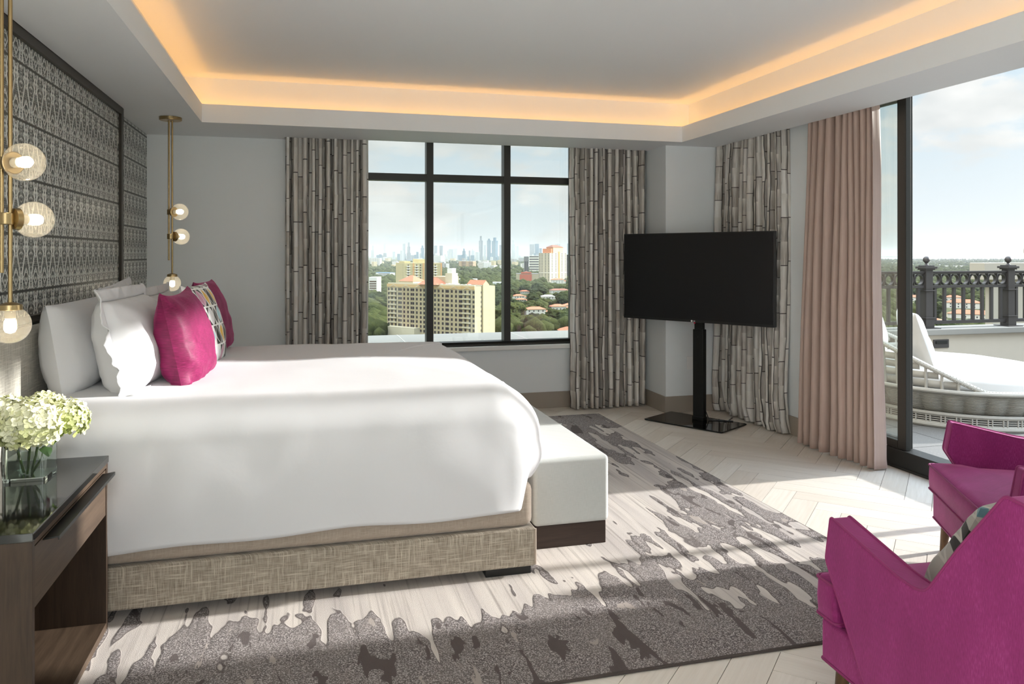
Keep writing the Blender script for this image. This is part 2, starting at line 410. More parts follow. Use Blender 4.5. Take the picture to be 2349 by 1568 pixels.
def f_rug(N):
    o = N.co(); x, y, z = N.sep(o)
    v = N.attr('tone')
    st = N.noise(N.comb(N.m('MULTIPLY', x, 15), N.m('MULTIPLY', y, 1.6), 0.0), 1.0, 1, 0.5, 0.25)
    bl = N.noise(N.comb(N.m('MULTIPLY', x, 6.0), N.m('MULTIPLY', y, 4.0), 4.0), 1.0, 2, 0.5, 0.5)
    f = N.m('ADD', v, N.m('ADD', N.m('MULTIPLY', N.m('SUBTRACT', st, 0.5), 1.2), N.m('MULTIPLY', N.m('SUBTRACT', bl, 0.5), 1.0)))
    # streaky cream ground
    s1 = N.noise(N.comb(N.m('MULTIPLY', x, 55), N.m('MULTIPLY', y, 0.9), 2.0), 1.0, 4)
    s2 = N.noise(N.comb(N.m('MULTIPLY', x, 9), N.m('MULTIPLY', y, 0.6), 8.0), 1.0, 2)
    cream = N.mix(N.fit(s2, 0.35, 0.65), rgb(216, 207, 198), rgb(186, 177, 172))
    cream = N.mix(N.fit(s1, 0.52, 0.72, 0, 0.75), cream, rgb(128, 117, 110))
    # speckled yarn
    sp = N.noise(o, 190, 2, 0.7)
    sp2 = N.noise(o, 5, 2)
    dark = N.ramp(sp, [(0.38, rgb(60, 52, 51)), (0.51, rgb(106, 97, 95)), (0.62, rgb(200, 191, 188))])
    dark = N.mix(N.fit(sp2, 0.35, 0.65, 0, 0.35), dark, rgb(140, 131, 126))
    brown = rgb(76, 64, 61)
    pb = N.noise(N.comb(N.m('MULTIPLY', x, 11), N.m('MULTIPLY', y, 3.2), 11.0), 1.0, 3, 0.5, 0.6)
    c = N.mix(N.fit(f, 0.47, 0.485), cream, N.mix(0.25, brown, dark))
    c = N.mix(N.fit(f, 0.505, 0.515), c, dark)
    inn = N.fit(f, 0.54, 0.56)
    c = N.mix(N.m('MULTIPLY', inn, N.fit(pb, 0.60, 0.61)), c, brown)
    c = N.mix(N.m('MULTIPLY', inn, N.fit(pb, 0.33, 0.32)), c, rgb(168, 157, 149))
    fib = N.noise(o, 420, 2)
    return N.bsdf(color=N.mix(N.fit(fib, 0.3, 0.7, 0, 0.25), c, rgb(90, 82, 78)), rough=0.95, spec=0.1, sheen=0.15,
                  normal=N.bump(N.m('ADD', fib, N.m('MULTIPLY', N.fit(f, 0.45, 0.6), 1.5)), 0.5, 0.006))
M_RUG = mat('rug_pile', f_rug)
M_RUGEDGE = plain('rug_binding', rgb(70, 62, 58), 0.95, nz=0.3, nscale=300, bump=0.6)

def f_glass(N): return N.n('ShaderNodeBsdfGlass', {0: (0.95, 0.98, 0.96, 1), 1: 0.0, 2: 1.45})
M_VASE = mat('vase_glass', f_glass)
M_WATER = mat('vase_water', thin_glass((0.80, 0.84, 0.80, 1), 1.33, 1.0))
def f_petal(N):
    r = N.attr('tone'); n = N.noise(N.co(), 60, 2)
    c = N.ramp(N.m('ADD', N.m('MULTIPLY', r, 0.8), N.m('MULTIPLY', n, 0.2)), [(0.1, rgb(178, 188, 112)), (0.45, rgb(212, 214, 164)), (0.8, rgb(228, 228, 198))])
    return N.bsdf(color=c, rough=0.6, spec=0.2, sss=0.0)
M_PETAL = mat('hydrangea_petal', f_petal)
M_STEM = plain('green_stem', rgb(112, 150, 40), 0.5, nz=0.2)
M_GLEAF = plain('green_leaf', rgb(46, 76, 34), 0.5, nz=0.2)

# outdoors
M_STUCCO = plain('cream_stucco', rgb(176, 169, 156), 0.85, nz=0.04, nscale=8, bump=0.15)
M_CAPST = plain('pale_cap_stone', rgb(128, 127, 122), 0.8, nz=0.03, nscale=6)
def f_paver(N):
    o = N.co()
    br = N.n('ShaderNodeTexBrick', {'Vector': o, 'Color1': rgb(102, 100, 98), 'Color2': rgb(110, 108, 105), 'Mortar': rgb(56, 54, 52), 'Scale': 1.0, 'Mortar Size': 0.006,
                                    'Brick Width': 0.6, 'Row Height': 0.6}, 0, offset=0.0)
    n = N.noise(o, 90, 3)
    return N.bsdf(color=N.mix(N.fit(n, 0.6, 0.75, 0, 0.5), br, rgb(168, 164, 158)), rough=0.85)
M_PAVER = mat('granite_paver', f_paver)
M_RAIL = plain('charcoal_railing', rgb(58, 55, 54), 0.45, 0.1)
def f_wicker(N):
    o = N.co(); x, y, z = N.sep(o)
    w = N.n('ShaderNodeTexWave', {'Vector': N.comb(0.0, 0.0, z), 'Scale': 26.0, 'Distortion': 1.5, 'Detail': 2.0, 'Detail Scale': 2.0}, 1, bands_direction='Z')
    return N.bsdf(color=N.mix(N.fit(w, 0.0, 0.35), rgb(98, 93, 85), rgb(178, 175, 166)), rough=0.6, normal=N.bump(w, 0.8, 0.006))
M_WICKER = mat('white_wicker', f_wicker)
M_ROPE = plain('white_rattan', rgb(180, 177, 170), 0.6, nz=0.08, nscale=30)
M_OUTFAB = plain('white_outdoor_canvas', rgb(200, 199, 197), 0.85, nz=0.02, nscale=20)
# ---------------------------------------------------------------- the room shell
HS = 2.445; ZC = 2.81; YW = 6.95; XL = -1.28; XR = 3.79; YB = -6.0; TB = -0.9
# floor: herringbone boards laid at 45 degrees
def floor():
    W = 0.1447; L = W*6; mb = MB(); tones = []; uvs = {}
    c45 = math.sqrt(0.5); g = 0.0013
    def put(u0, v0, du, dv, along):
        cx, cy = u0+du/2, v0+dv/2
        X = 3.52 + (cx-cy)*c45; Y = 4.303 + (cx+cy)*c45
        if not (XL-0.6 < X < 4.4 and YB-0.6 < Y < YW+0.6): return
        b = len(mb.v); P = []
        for (a, q) in ((u0+g, v0+g), (u0+du-g, v0+g), (u0+du-g, v0+dv-g), (u0+g, v0+dv-g)):
            P.append((3.52+(a-q)*c45, 4.303+(a+q)*c45))
        mb.add([(x, y, -0.004) for x, y in P] + [(x, y, 0) for x, y in P], [(4,5,6,7), (0,1,5,4), (1,2,6,5), (2,3,7,6), (3,0,4,7)])
        t = rnd.random(); tones.extend([t]*8)
        o = rnd.random()*50
        loc = [(0,0), (du,0), (du,dv), (0,dv)]
        for i in range(8):
            a, q = loc[i % 4]
            uvs[b+i] = (o+a, o+q) if along == 'u' else (o+q, o+a)
    r = 6
    for n in range(-9, 10):
        for k in range(-120, 120):
            # t1=(W,W), t2=(2L,0)
            ou = k*W + n*2*L; ov = k*W
            put(ou, ov, L, W, 'u'); put(ou, ov+W, W, L, 'v')
    mb.uv = uvs
    o = mb.build('floor', [M_FLOOR], attrs={'tone': tones}, smooth=False)
    bm = bmesh.new(); bm.from_mesh(o.data)
    for co, no in (((XL,0,0),(-1,0,0)), ((3.90,0,0),(1,0,0)), ((0,YB,0),(0,-1,0)), ((0,YW,0),(0,1,0))):
        bmesh.ops.bisect_plane(bm, geom=list(bm.verts)+list(bm.edges)+list(bm.faces), plane_co=co, plane_no=no, clear_outer=True)
    # dark bed under the joints
    z = -0.003
    vs = [bm.verts.new(p) for p in ((XL,YB,z),(3.90,YB,z),(3.90,YW,z),(XL,YW,z))]
    f = bm.faces.new(vs); f.material_index = 1
    bm.to_mesh(o.data); bm.free(); o.data.materials.append(M_SUBF)
    structure(o)
floor()
structure(MB().box((XL-0.25,YB-0.25,-0.3),(4.15,YW+0.25,-0.006)).build('floor_slab', M_SUBF, smooth=False))

# walls
structure(MB().box((XL-0.2,YB-0.2,-0.1),(XL,YW+0.2,2.95)).build('wall_left', M_WALL, smooth=False))
WX0, WX1, WZ0, WZ1 = 0.36, 2.53, 0.565, 2.64
w = MB().box((XL,YW,-0.1),(WX0,YW+0.2,2.95)).box((WX1,YW,-0.1),(4.0,YW+0.2,2.95)).box((WX0,YW,-0.1),(WX1,YW+0.2,WZ0)).box((WX0,YW,WZ1),(WX1,YW+0.2,2.95))
structure(w.build('wall_far', M_WALL, smooth=False))
DY0, DY1, D2A, D2B = 2.86, 5.06, -5.6, 0.85       # glazed openings in the right wall, the second added unseen for fill light
w = MB().box((XR,DY1,-0.1),(4.0,YW,2.95)).box((3.87,D2B,-0.1),(4.0,DY0,2.95)).box((XR,YB,-0.1),(4.0,D2A,2.95))
w.box((XR,D2A,2.66),(4.0,DY1,2.95))
structure(w.build('wall_right', M_WALL, smooth=False))
structure(MB().box((XL-0.2,YB-0.2,-0.1),(4.0,YB,2.95)).build('wall_back', M_WALL, smooth=False))
structure(MB().box((3.185,6.435,-0.05),(XR,YW,2.7)).build('wall_corner_column', M_WALL, bevel=0.004))

# tray ceiling
structure(MB().box((-1.0,TB-0.2,ZC),(3.5,6.5,ZC+0.1)).build('ceiling', M_CEIL, smooth=False))
a, b, c, d = -0.751, 3.23, TB, 6.205
s = MB()
s.box((XL,YB,HS),(a,YW,HS+0.02)).box((b,YB,HS),(3.695,YW,HS+0.02))
s.box((a,d,HS),(b,6.815,HS+0.02)).box((a,6.815,HS),(-0.17,YW,HS+0.02)).box((a,YB,HS),(b,c,HS+0.02))
# lip standing up round the opening
s.box((a-0.02,c-0.02,HS+0.02),(a,d+0.02,2.583)).box((b,c-0.02,HS+0.02),(b+0.02,d+0.02,2.583)).box((a,d,HS+0.02),(b,d+0.02,2.583)).box((a,c-0.02,HS+0.02),(b,c,2.583))
# sides of the curtain pockets
s.box((-0.17,6.815,HS+0.02),(3.695,6.83,2.68)).box((-0.185,6.815,HS+0.02),(-0.17,YW,2.68)).box((3.68,DY0-0.1,HS+0.02),(3.695,6.815,2.68)).box((3.68,YB,HS+0.02),(3.695,DY0-0.1,2.68))
s.box((-0.185,6.815,2.66),(3.79,YW,2.68)).box((3.68,YB,2.66),(3.99,6.83,2.68))
structure(s.build('trim_1', M_CEIL, smooth=False))
e = 0.14
k = MB().box((a-e-0.02,c-e,HS+0.02),(a-e,d+e,ZC)).box((b+e,c-e,HS+0.02),(b+e+0.02,d+e,ZC)).box((a-e,d+e,HS+0.02),(b+e,d+e+0.02,ZC)).box((a-e,c-e-0.02,HS+0.02),(b+e,c-e,ZC))
structure(k.build('trim_2', M_CEIL, smooth=False))
# hidden amber strip lights in the cove
q = 0.05; zz = 2.468
L_ = MB().box((a-q-0.02,c,zz),(a-q,d+q,zz+0.012)).box((b+q,c,zz),(b+q+0.02,d+q,zz+0.012)).box((a-q,d+q,zz),(b+q,d+q+0.02,zz+0.012)).box((a-q,c-q-0.02,zz),(b+q,c-q,zz+0.012))
structure(L_.build('trim_3', M_LED, smooth=False))

# baseboards
structure(MB().box((XL+0.001,YW-0.014,0),(3.184,YW-0.001,0.15)).build('baseboard_far', M_BASE, bevel=0.003))
structure(MB().prism([(3.172,YW-0.014),(3.172,6.422),(3.79,6.422),(3.79,6.434),(3.1845,6.434),(3.1845,YW-0.014)], lambda x,y:(x,y,0), lambda x,y:(x,y,0.15)).build('baseboard_column', M_BASE, bevel=0.003))
structure(MB().box((XR-0.014,DY1+0.01,0),(XR-0.001,6.42,0.15)).build('baseboard_right', M_BASE, bevel=0.003))

# far window
def window():
    y0, y1 = YW-0.012, YW+0.09
    r = bpy.data.objects.new('window_1', None); COL.objects.link(r); MAT[r.name] = Matrix(); structure(r)
    f = MB()
    f.box((WX0,y0,0.602),(WX1,y1,0.643)).box((WX0,y0,2.58),(WX1,y1,WZ1)).box((WX0,y0,0.643),(WX0+0.075,y1,2.58)).box((2.452,y0,0.643),(WX1,y1,2.58))
    f.box((WX0+0.075,y0,2.113),(2.452,y1,2.177))
    f.build('window_frame', M_FRAME, r, bevel=0.003)
    for x0, x1 in ((1.062,1.126),(1.787,1.851)):
        MB().box((x0,y0-0.002,0.643),(x1,y1,2.58)).build('mullion', M_FRAME, r, bevel=0.003)
    MB().box((WX0,YW-0.05,0.562),(WX1,YW+0.02,0.602)).build('window_sill', M_TRIMW, r, bevel=0.006)
    for x0, x1 in ((WX0+0.075,1.062),(1.126,1.787),(1.851,2.452)):
        for z0, z1 in ((0.643,2.113),(2.177,2.58)):
            MB().box((x0,YW+0.045,z0),(x1,YW+0.051,z1)).build('pane', M_PANE, r, smooth=False)
window()

# sliding glass door
def door():
    r = bpy.data.objects.new('door_1', None); COL.objects.link(r); MAT[r.name] = Matrix(); structure(r)
    MB().box((3.88,DY0,0),(4.0,DY1,0.128)).box((3.87,DY0,0),(3.88,DY1,0.018)).build('threshold', M_FRAME, r, bevel=0.004)
    MB().box((3.885,DY0,2.585),(4.0,DY1,2.66)).box((3.885,DY1-0.06,0.128),(4.0,DY1,2.585)).box((3.885,DY0,0.128),(4.0,DY0+0.05,2.585)).build('door_frame', M_FRAME, r, bevel=0.003)
    # closed leaf behind the pink curtain, and the leaf slid open beside it
    def leaf(y0, y1, x0, x1, st):
        m = MB().box((x0,y0,0.13),(x1,y0+st,2.585)).box((x0,y1-st,0.13),(x1,y1,2.585)).box((x0,y0+st,0.13),(x1,y1-st,0.185)).box((x0,y0+st,2.50),(x1,y1-st,2.585))
        f = m.build('door_leaf', M_FRAME, r, bevel=0.003)
        MB().box(((x0+x1)/2-0.004,y0+st,0.185),((x0+x1)/2+0.004,y1-st,2.50)).build('pane', M_PANE, f, smooth=False)
    leaf(4.305, DY1-0.06, 3.895, 3.935, 0.075)
    leaf(4.342, DY1-0.07, 3.945, 3.985, 0.06)
    MB().box((3.885,3.32,0.128),(3.99,3.385,2.585)).build('door_post', M_FRAME, r, bevel=0.003)
door()
def door2():  # glazed opening added behind the viewpoint, unseen, to let in more sun
    r = bpy.data.objects.new('door_2', None); COL.objects.link(r); MAT[r.name] = Matrix(); structure(r)
    m = MB().box((3.885,D2A,0),(4.0,D2B,0.13)).box((3.885,D2A,2.585),(4.0,D2B,2.66))
    for y in (D2A, D2B-0.06): m.box((3.885,y,0.13),(3.98,y+0.06,2.585))
    m.build('door_frame', M_FRAME, r, bevel=0.003)
    for y0, y1 in ((D2A+0.06,D2B-0.06),):
        MB().box((3.92,y0,0.13),(3.926,y1,2.585)).build('pane', M_PANE, r, smooth=False)
door2()
# socket plate on the column
t = thing('wall_outlet', 'small white outlet plate low on the corner column, behind the television post', 'outlet', (3.43,6.434,0.45))
MB().box((3.395,6.428,0.39),(3.465,6.4345,0.51)).build('plate', M_WHITE, t, bevel=0.002)

# embossed wall panels
t = thing('wall_panel', 'large embossed silver tile panel in a dark bronze frame above the bed head', 'wall panel', (-1.25,4.3,1.14))
MB().box((XL,2.85,1.15),(-1.215,5.735,2.41)).build('tile_sheet', M_EMB, t, smooth=False)
f = MB().box((XL,5.705,0.02),(-1.197,5.772,HS)).box((XL,2.83,0.02),(-1.197,2.89,HS)).box((XL,2.89,2.395),(-1.197,5.705,HS)).box((XL,2.89,1.14),(-1.197,5.705,1.172))
f.build('frame', M_PFRAME, t, bevel=0.004)
t = thing('wall_panel', 'narrow recessed strip of embossed silver tiles between bronze frame and window wall', 'wall panel', (-1.27,6.36,0))
MB().box((XL+0.0005,5.772,0.15),(XL+0.012,YW-0.001,HS-0.001)).build('tile_sheet', M_EMB, t, smooth=False)
# ---------------------------------------------------------------- furniture
RZ = 0.012      # rug thickness
def rounded(poly, r, n=5):
    """round the corners of a closed 2d polygon; r: one radius or one for each corner"""
    out = []; m = len(poly)
    for i in range(m):
        p0, p1, p2 = Vector(poly[i-1]), Vector(poly[i]), Vector(poly[(i+1) % m])
        rr = r[i] if isinstance(r, (list, tuple)) else r
        a = (p0-p1); b = (p2-p1); q = min(rr, a.length*0.45, b.length*0.45)
        if q < 1e-5: out.append(tuple(p1)); continue
        A = p1 + a.normalized()*q; B = p1 + b.normalized()*q
        for k in range(n+1):
            t = k/n; out.append(tuple(A*(1-t)**2 + p1*2*t*(1-t) + B*t*t))
    return out

# rug -----------------------------------------------------------
RX0, RX1, RY0, RY1 = -1.02, 2.56, 2.468, 6.52
_rx = [-1.0,-0.7,-0.35,0,0.35,0.7,1.05,1.4,1.75,2.1,2.45,2.6]
_ry = [2.4,2.6,2.8,3.0,3.2,3.5,4.0,4.5,5.0,5.5,6.0,6.6]
_rt = [[.95]*12,
 [.75,.75,.85,.9,.85,.85,.95,.95,.95,.9,.95,.95],
 [.6,.6,.72,.8,.75,.72,.9,.85,.62,.72,.85,.85],
 [.55,.5,.62,.68,.45,.34,.72,.8,.6,.66,.62,.6],
 [.45,.42,.5,.42,.2,.16,.40,.62,.5,.32,.25,.25],
 [.2,.2,.2,.2,.15,.1,.08,.15,.55,.66,.55,.3],
 [.2]*7+[.05,.1,.62,.62,.5],
 [.2]*7+[.05,.0,.12,.5,.55],
 [.3]*7+[.2,.3,.58,.25,.2],
 [.6]*7+[.7,.78,.78,.3,.2],
 [.8]*7+[.85,.85,.8,.55,.6],
 [.9]*12]
def rug():
    def at(x, y):
        def loc(v, A):
            for i in range(len(A)-2):
                if v < A[i+1]: break
            else: i = len(A)-2
            return i, max(0, min(1, (v-A[i])/(A[i+1]-A[i])))
        i, u = loc(x, _rx); j, v = loc(y, _ry)
        f = lambda j: _rt[j][i]*(1-u)+_rt[j][i+1]*u
        return f(j)*(1-v)+f(j+1)*v
    t = thing('rug', 'large taupe and cream abstract area rug under the bed and bench', 'rug', ((RX0+RX1)/2,(RY0+RY1)/2,0))
    nu, nv = 150, 170
    mb = MB().grid(lambda u, v: (RX0+(RX1-RX0)*u, RY0+(RY1-RY0)*v, RZ), nu, nv)
    mb.build('pile', M_RUG, t, attrs={'tone': [at(p[0], p[1]) for p in mb.v]}, smooth=False)
    e = MB(); r = 0.006
    R_ = [(RX0,RY0),(RX1,RY0),(RX1,RY1),(RX0,RY1)]
    path = []
    for i in range(4):
        p, q = Vector(R_[i]), Vector(R_[(i+1) % 4])
        for k in range(40):
            w = p.lerp(q, k/40); path.append((w.x, w.y, r+0.0005))
    e.tube(path, [r*(0.95+0.12*rnd.random()) for _ in path], 8, closed=True)
    e.build('binding', M_RUGEDGE, t)
rug()

# bed -----------------------------------------------------------
BY0, BY1, BX1 = 3.31, 5.29, 1.0
t = thing('bed', 'king bed with oatmeal linen base and tall headboard against the silver wall panel', 'bed', (0,4.3,RZ))
MB().box((-1.09,BY0,0.052),(BX1,BY1,0.226)).build('base', M_LINEN, t, bevel=0.012, seg=3)
for x0, y0 in ((0.775,3.335),(0.775,5.18),(-1.0,3.335),(-1.0,5.18)):
    MB().box((x0,y0,RZ),(x0+0.21,y0+0.09,0.053)).build('leg', M_BLACK, t, bevel=0.003)
MB().box((-1.195,2.92,RZ),(-1.10,5.68,1.135)).build('headboard', M_HEADB, t, bevel=0.02, seg=3)
# seam piping on the base corner
MB().tube([(BX1-0.002,BY0+0.002,0.06),(BX1-0.002,BY0+0.002,0.22)], 0.006, 8).build('piping', M_LINEN2, t)

b = MB().box((-1.085,BY0+0.005,0.227),(0.99,BY1-0.005,0.425))
tag(b.build('box_spring', M_LINEN2, bevel=0.035, seg=4), 'beige linen covered box spring lying on the bed base under the white duvet', 'box spring')
b = MB().box((-1.08,BY0+0.03,0.426),(0.93,BY1-0.03,0.79))
tag(b.build('mattress', M_SHEET, bevel=0.05, seg=4), 'thick white mattress on the box spring, hidden below the duvet', 'mattress')

def duvet():
    x0, xf, y0, y1, rc = -1.0, 1.05, 3.285, 5.325, 0.17
    top = 0.85
    per = []           # (P, N, tag)
    def seg(p, q, n):
        p, q = Vector(p), Vector(q); d = (q-p).normalized(); nn = Vector((d.y, -d.x))
        for i in range(n): per.append((p.lerp(q, i/n), nn))
    seg((x0,y0),(xf-rc,y0),150)
    for i in range(30):
        a = -PI/2 + (PI/2)*i/30; per.append((Vector((xf-rc+rc*math.cos(a), y0+rc+rc*math.sin(a))), Vector((math.cos(a), math.sin(a)))))
    seg((xf,y0+rc),(xf,y1-rc),110)
    for i in range(30):
        a = (PI/2)*i/30; per.append((Vector((xf-rc+rc*math.cos(a), y1-rc+rc*math.sin(a))), Vector((math.cos(a), math.sin(a)))))
    seg((xf-rc,y1),(x0,y1),100); per.append((Vector((x0,y1)), Vector((0,1))))
    n = len(per); kf, ka, kd = 20, 14, 26
    def sm(t): t = max(0, min(1, t)); return t*t*(3-2*t)
    mb = MB(); rows = kf+ka+kd
    def pt(u, v):
        i = min(n-1, int(round(u*(n-1)))); P, Nn = per[i]; k = v*rows
        foot = sm((P.x-0.80)/0.22)
        r = 0.15 + 0.11*foot
        rz = 0.15 + 0.10*foot
        side_end = sm((P.x-0.925)/0.05) if P.y < 4.3 else foot
        hem = 0.298 + 0.012*math.sin(P.x*2.1+0.6) + 0.006*math.sin(P.x*9) + 0.135*side_end
        sp = Vector((min(P.x, 0.35), 4.3))
        if k <= kf:
            q = (P - Nn*r); w = k/kf; p = sp.lerp(q, w)
            z = top + 0.022*(1-w*w)
            x, y = p.x, p.y
        elif k <= kf+ka:
            a = (k-kf)/ka*PI/2
            p = P - Nn*r + Nn*r*math.sin(a); x, y = p.x, p.y
            z = top - rz*(1-math.cos(a))
        else:
            w = (k-kf-ka)/kd
            z = (top-rz) + (hem-(top-rz))*w
            bul = 0.012*math.sin(w*PI)*(1-foot) - 0.035*foot*w*w + 0.018*foot*math.sin(w*PI)
            p = P + Nn*bul; x, y = p.x, p.y
        # soft folds
        q = Vector((x*1.6-y*0.5, y*1.7+z*0.8, z*1.5-x*0.9))
        d = 0.009*noise.noise(q*1.1) + 0.002*noise.noise(q*3.7+Vector((5,1,2)))
        if k > kf+ka*0.4:
            dg = (x*0.75+z*1.0)
            fade = sm((k-kf-ka*0.4)/8)
            d += fade*(0.005*noise.noise(Vector((dg*3.2, x*0.6-z*0.8, 0.3))) + 0.003*math.sin(x*10+3*z+2*noise.noise(Vector((x*2,z*2,4))))*sm((k-kf-ka)/kd)*(1-foot))
        if k <= kf+ka*0.5: z += d*1.2
        else: x += Nn.x*d; y += Nn.y*d
        return (x, y, z)
    mb.grid(pt, n-1, rows)
    o = mb.build('duvet', M_SHEET, ang=180)
    md = o.modifiers.new('thickness', 'SOLIDIFY'); md.thickness = 0.012; md.offset = -1
    tag(o, 'plain white duvet spread over the bed and hanging down its near side', 'duvet')
duvet()

# pillows -------------------------------------------------------
def pillow(name, label, cat, mt, w, h, th, M, seed=0, flange=0.0, pinch=0.06, wr=0.012, group=None, flmat=None, sag=0.0):
    """local: x = thickness, y = width, z = height with 0 at the bottom edge"""
    N_ = 34
    def shape(a, b, side):
        ea = 1-abs(a)**2.6; eb = 1-abs(b)**2.6
        t = th/2*(max(0, ea)**0.46)*(max(0, eb)**0.46)
        t *= 1 + 0.22*max(0, -b) - 0.12*max(0, b)
        y = a*w/2*(1-pinch*(1-b**4)); z = b*h/2*(1-pinch*(1-a**4))
        z -= sag*(1-a*a)*max(0, b)
        q = Vector((y*5+seed*3.1, z*5+seed, side*2.0))
        n = wr*noise.noise(q*1.1)+0.5*wr*noise.noise(q*2.6)
        crease = wr*(0.9*noise.noise(Vector((y*9+z*16*abs(a), seed, z*3)))*(abs(a)**2+max(0,-b)**2)+0.7*noise.noise(Vector((y*5+seed, z*26+y*9*(1 if seed%2 else -1), 2.0)))*(0.35+max(0,-b)**2))
        x = side*(t + (n+crease)*min(1, t/(th*0.22)))
        return M @ Vector((x, y, z+h/2))
    mb = MB()
    for side in (1, -1):
        base = len(mb.v)
        mb.grid(lambda u, v: shape(2*u-1, 2*v-1, side), N_, N_, uvfn=lambda u, v: (u, v))
        if side == -1:
            for i in range(len(mb.f)-N_*N_, len(mb.f)): mb.f[i] = mb.f[i][::-1]
    r = thing(name, label, cat, tuple(M.translation), 0, group)
    mb.build('cover', mt, r, ang=180)
    if flange:
        fb = MB(); K = 160
        def fl(u, v):
            t_ = u*4; sd = int(t_) % 4; k = t_-int(t_)
            a, b = [(2*k-1,-1),(1,2*k-1),(1-2*k,1),(-1,1-2*k)][sd]
            y = a*w/2*(1-pinch*(1-b**4)); z = b*h/2*(1-pinch*(1-a**4))
            ln = math.hypot(y/w, z/h)*1.0
            oy, oz = (a if abs(a) == 1 else a**5), (b if abs(b) == 1 else b**5)
            l2 = math.hypot(oy, oz); oy /= l2; oz /= l2
            e = flange*v*(1.25 if abs(a) > 0.93 and abs(b) > 0.93 else 1)
            ripple = (0.022*noise.noise(Vector((u*23+seed, 1.7, seed)))+0.012*noise.noise(Vector((u*60, 4, seed))))*v*1.6
            lift = 0
            zz = z + oz*e + h/2
            if zz < 0.012: ripple += (0.012-zz)*0.9; zz = 0.012-(0.012-zz)*0.05
            return M @ Vector((ripple+0.003, y+oy*e, zz))
        fb.grid(fl, K, 5, closeu=True)
        o = fb.build('flange', flmat or mt, r, ang=180)
        md = o.modifiers.new('thickness', 'SOLIDIFY'); md.thickness = 0.005
    return r
def lean(x, y, z, yaw, tilt, roll=0):
    return Matrix.Translation((x, y, z)) @ Matrix.Rotation(math.radians(yaw), 4, 'Z') @ Matrix.Rotation(math.radians(-tilt), 4, 'Y') @ Matrix.Rotation(math.radians(roll), 4, 'X')
ZB = 0.845
pillow('pillow', 'plain white pillow leaning on the linen headboard above the hydrangeas', 'pillow', M_SHEET, 0.92, 0.40, 0.25, lean(-0.965,4.0,ZB,0,9), 1, wr=0.011, pinch=0.03)
pillow('pillow', 'flanged white pillow at the back, its pointed corner up before the bronze frame', 'pillow', M_SHEET, 0.76, 0.42, 0.22, lean(-0.93,4.93,ZB,0,18,3), 2, flange=0.05)
pillow('pillow', 'flanged white sham with wavy border standing between plain pillow and magenta cushion', 'pillow', M_SHEET, 0.70, 0.42, 0.26, lean(-0.71,3.88,ZB,-3,14), 5, flange=0.055, wr=0.013, pinch=0.03)
pillow('pillow', 'flanged white sham behind the patterned cushion, below the far pendant globe', 'pillow', M_SHEET, 0.72, 0.40, 0.22, lean(-0.72,4.86,ZB,0,17), 4, flange=0.05)
pillow('cushion', 'magenta velvet cushion standing at the front of the pillows, nearest the flowers', 'cushion', M_VELVET, 0.56, 0.455, 0.20, lean(-0.505,3.945,ZB-0.005,-4,12,1), 6, pinch=0.035, wr=0.016, sag=0.02)
pillow('cushion', 'white cushion printed with black, yellow and blue leaf ovals between two magenta ones', 'cushion', M_PRINT, 0.47, 0.46, 0.17, lean(-0.49,4.46,ZB-0.005,-8,12), 7, pinch=0.05)
pillow('cushion', 'magenta velvet cushion partly hidden behind the leaf print cushion, nearest the window', 'cushion', M_VELVET, 0.55, 0.46, 0.18, lean(-0.51,5.04,ZB-0.005,-4,12), 8, pinch=0.05)

# bench ---------------------------------------------------------
t = thing('bench', 'pale grey upholstered bench on a dark plinth at the foot of the bed', 'bench', (1.265,4.3,RZ))
MB().box((1.075,3.592,RZ),(1.45,5.01,0.123)).build('plinth', M_PLINTH, t, bevel=0.003)
MB().box((1.072,3.578,0.123),(1.463,5.022,0.452)).build('seat', M_BENCH, t, bevel=0.022, seg=4)
M_SEAM = plain('bench_seam', rgb(168,170,163), 0.8)
for q in (((1.095,3.581,0.435),(1.44,3.581,0.435)), ((1.075,4.3,0.4525),(1.46,4.3,0.4525))): MB().tube(q, 0.0022, 6).build('seam', M_SEAM, t)

# nightstand ----------------------------------------------------
NX0, NX1, NY0, NY1 = -1.10, -0.735, 2.42, 3.272
t = thing('nightstand', 'walnut nightstand with black glass top and open shelf beside the bed', 'nightstand', (-0.92,2.85,RZ))
MB().box((NX0,NY0,RZ),(NX1,NY0+0.022,0.649)).build('side_panel', M_OAKZ, t, bevel=0.0015)
MB().box((NX0,NY1-0.022,RZ),(NX1,NY1,0.649)).build('side_panel', M_OAKZ, t, bevel=0.0015)
MB().box((NX0,NY0+0.022,RZ),(NX1,NY1-0.022,0.04)).build('bottom_shelf', M_OAKY, t, bevel=0.0015)
MB().box((NX0,NY0+0.022,0.04),(NX0+0.015,NY1-0.022,0.649)).build('back_panel', M_OAKZ, t, smooth=False)
MB().box((NX0+0.015,NY0+0.022,0.632),(NX1,NY1-0.022,0.649)).box((NX0+0.015,NY0+0.022,0.438),(NX1-0.03,NY1-0.022,0.45)).build('rail', M_OAKY, t, bevel=0.0015)
dr = MB().box((NX1-0.03,NY0+0.025,0.453),(NX1-0.002,NY1-0.025,0.626)).build('drawer', M_OAKY, t, bevel=0.0015)
MB().prism([(NX1-0.002,0.619),(NX1-0.002,0.6235),(NX1+0.042,0.629),(NX1+0.042,0.617),(NX1+0.038,0.617),(NX1+0.038,0.6235)], lambda x,z:(x,2.515,z), lambda x,z:(x,3.2,z)).build('handle', M_BLACK, dr, bevel=0.001)
MB().box((NX0-0.01,NY0-0.004,0.649),(NX1+0.003,NY1+0.004,0.674)).build('top', M_TOP, t, bevel=0.002)

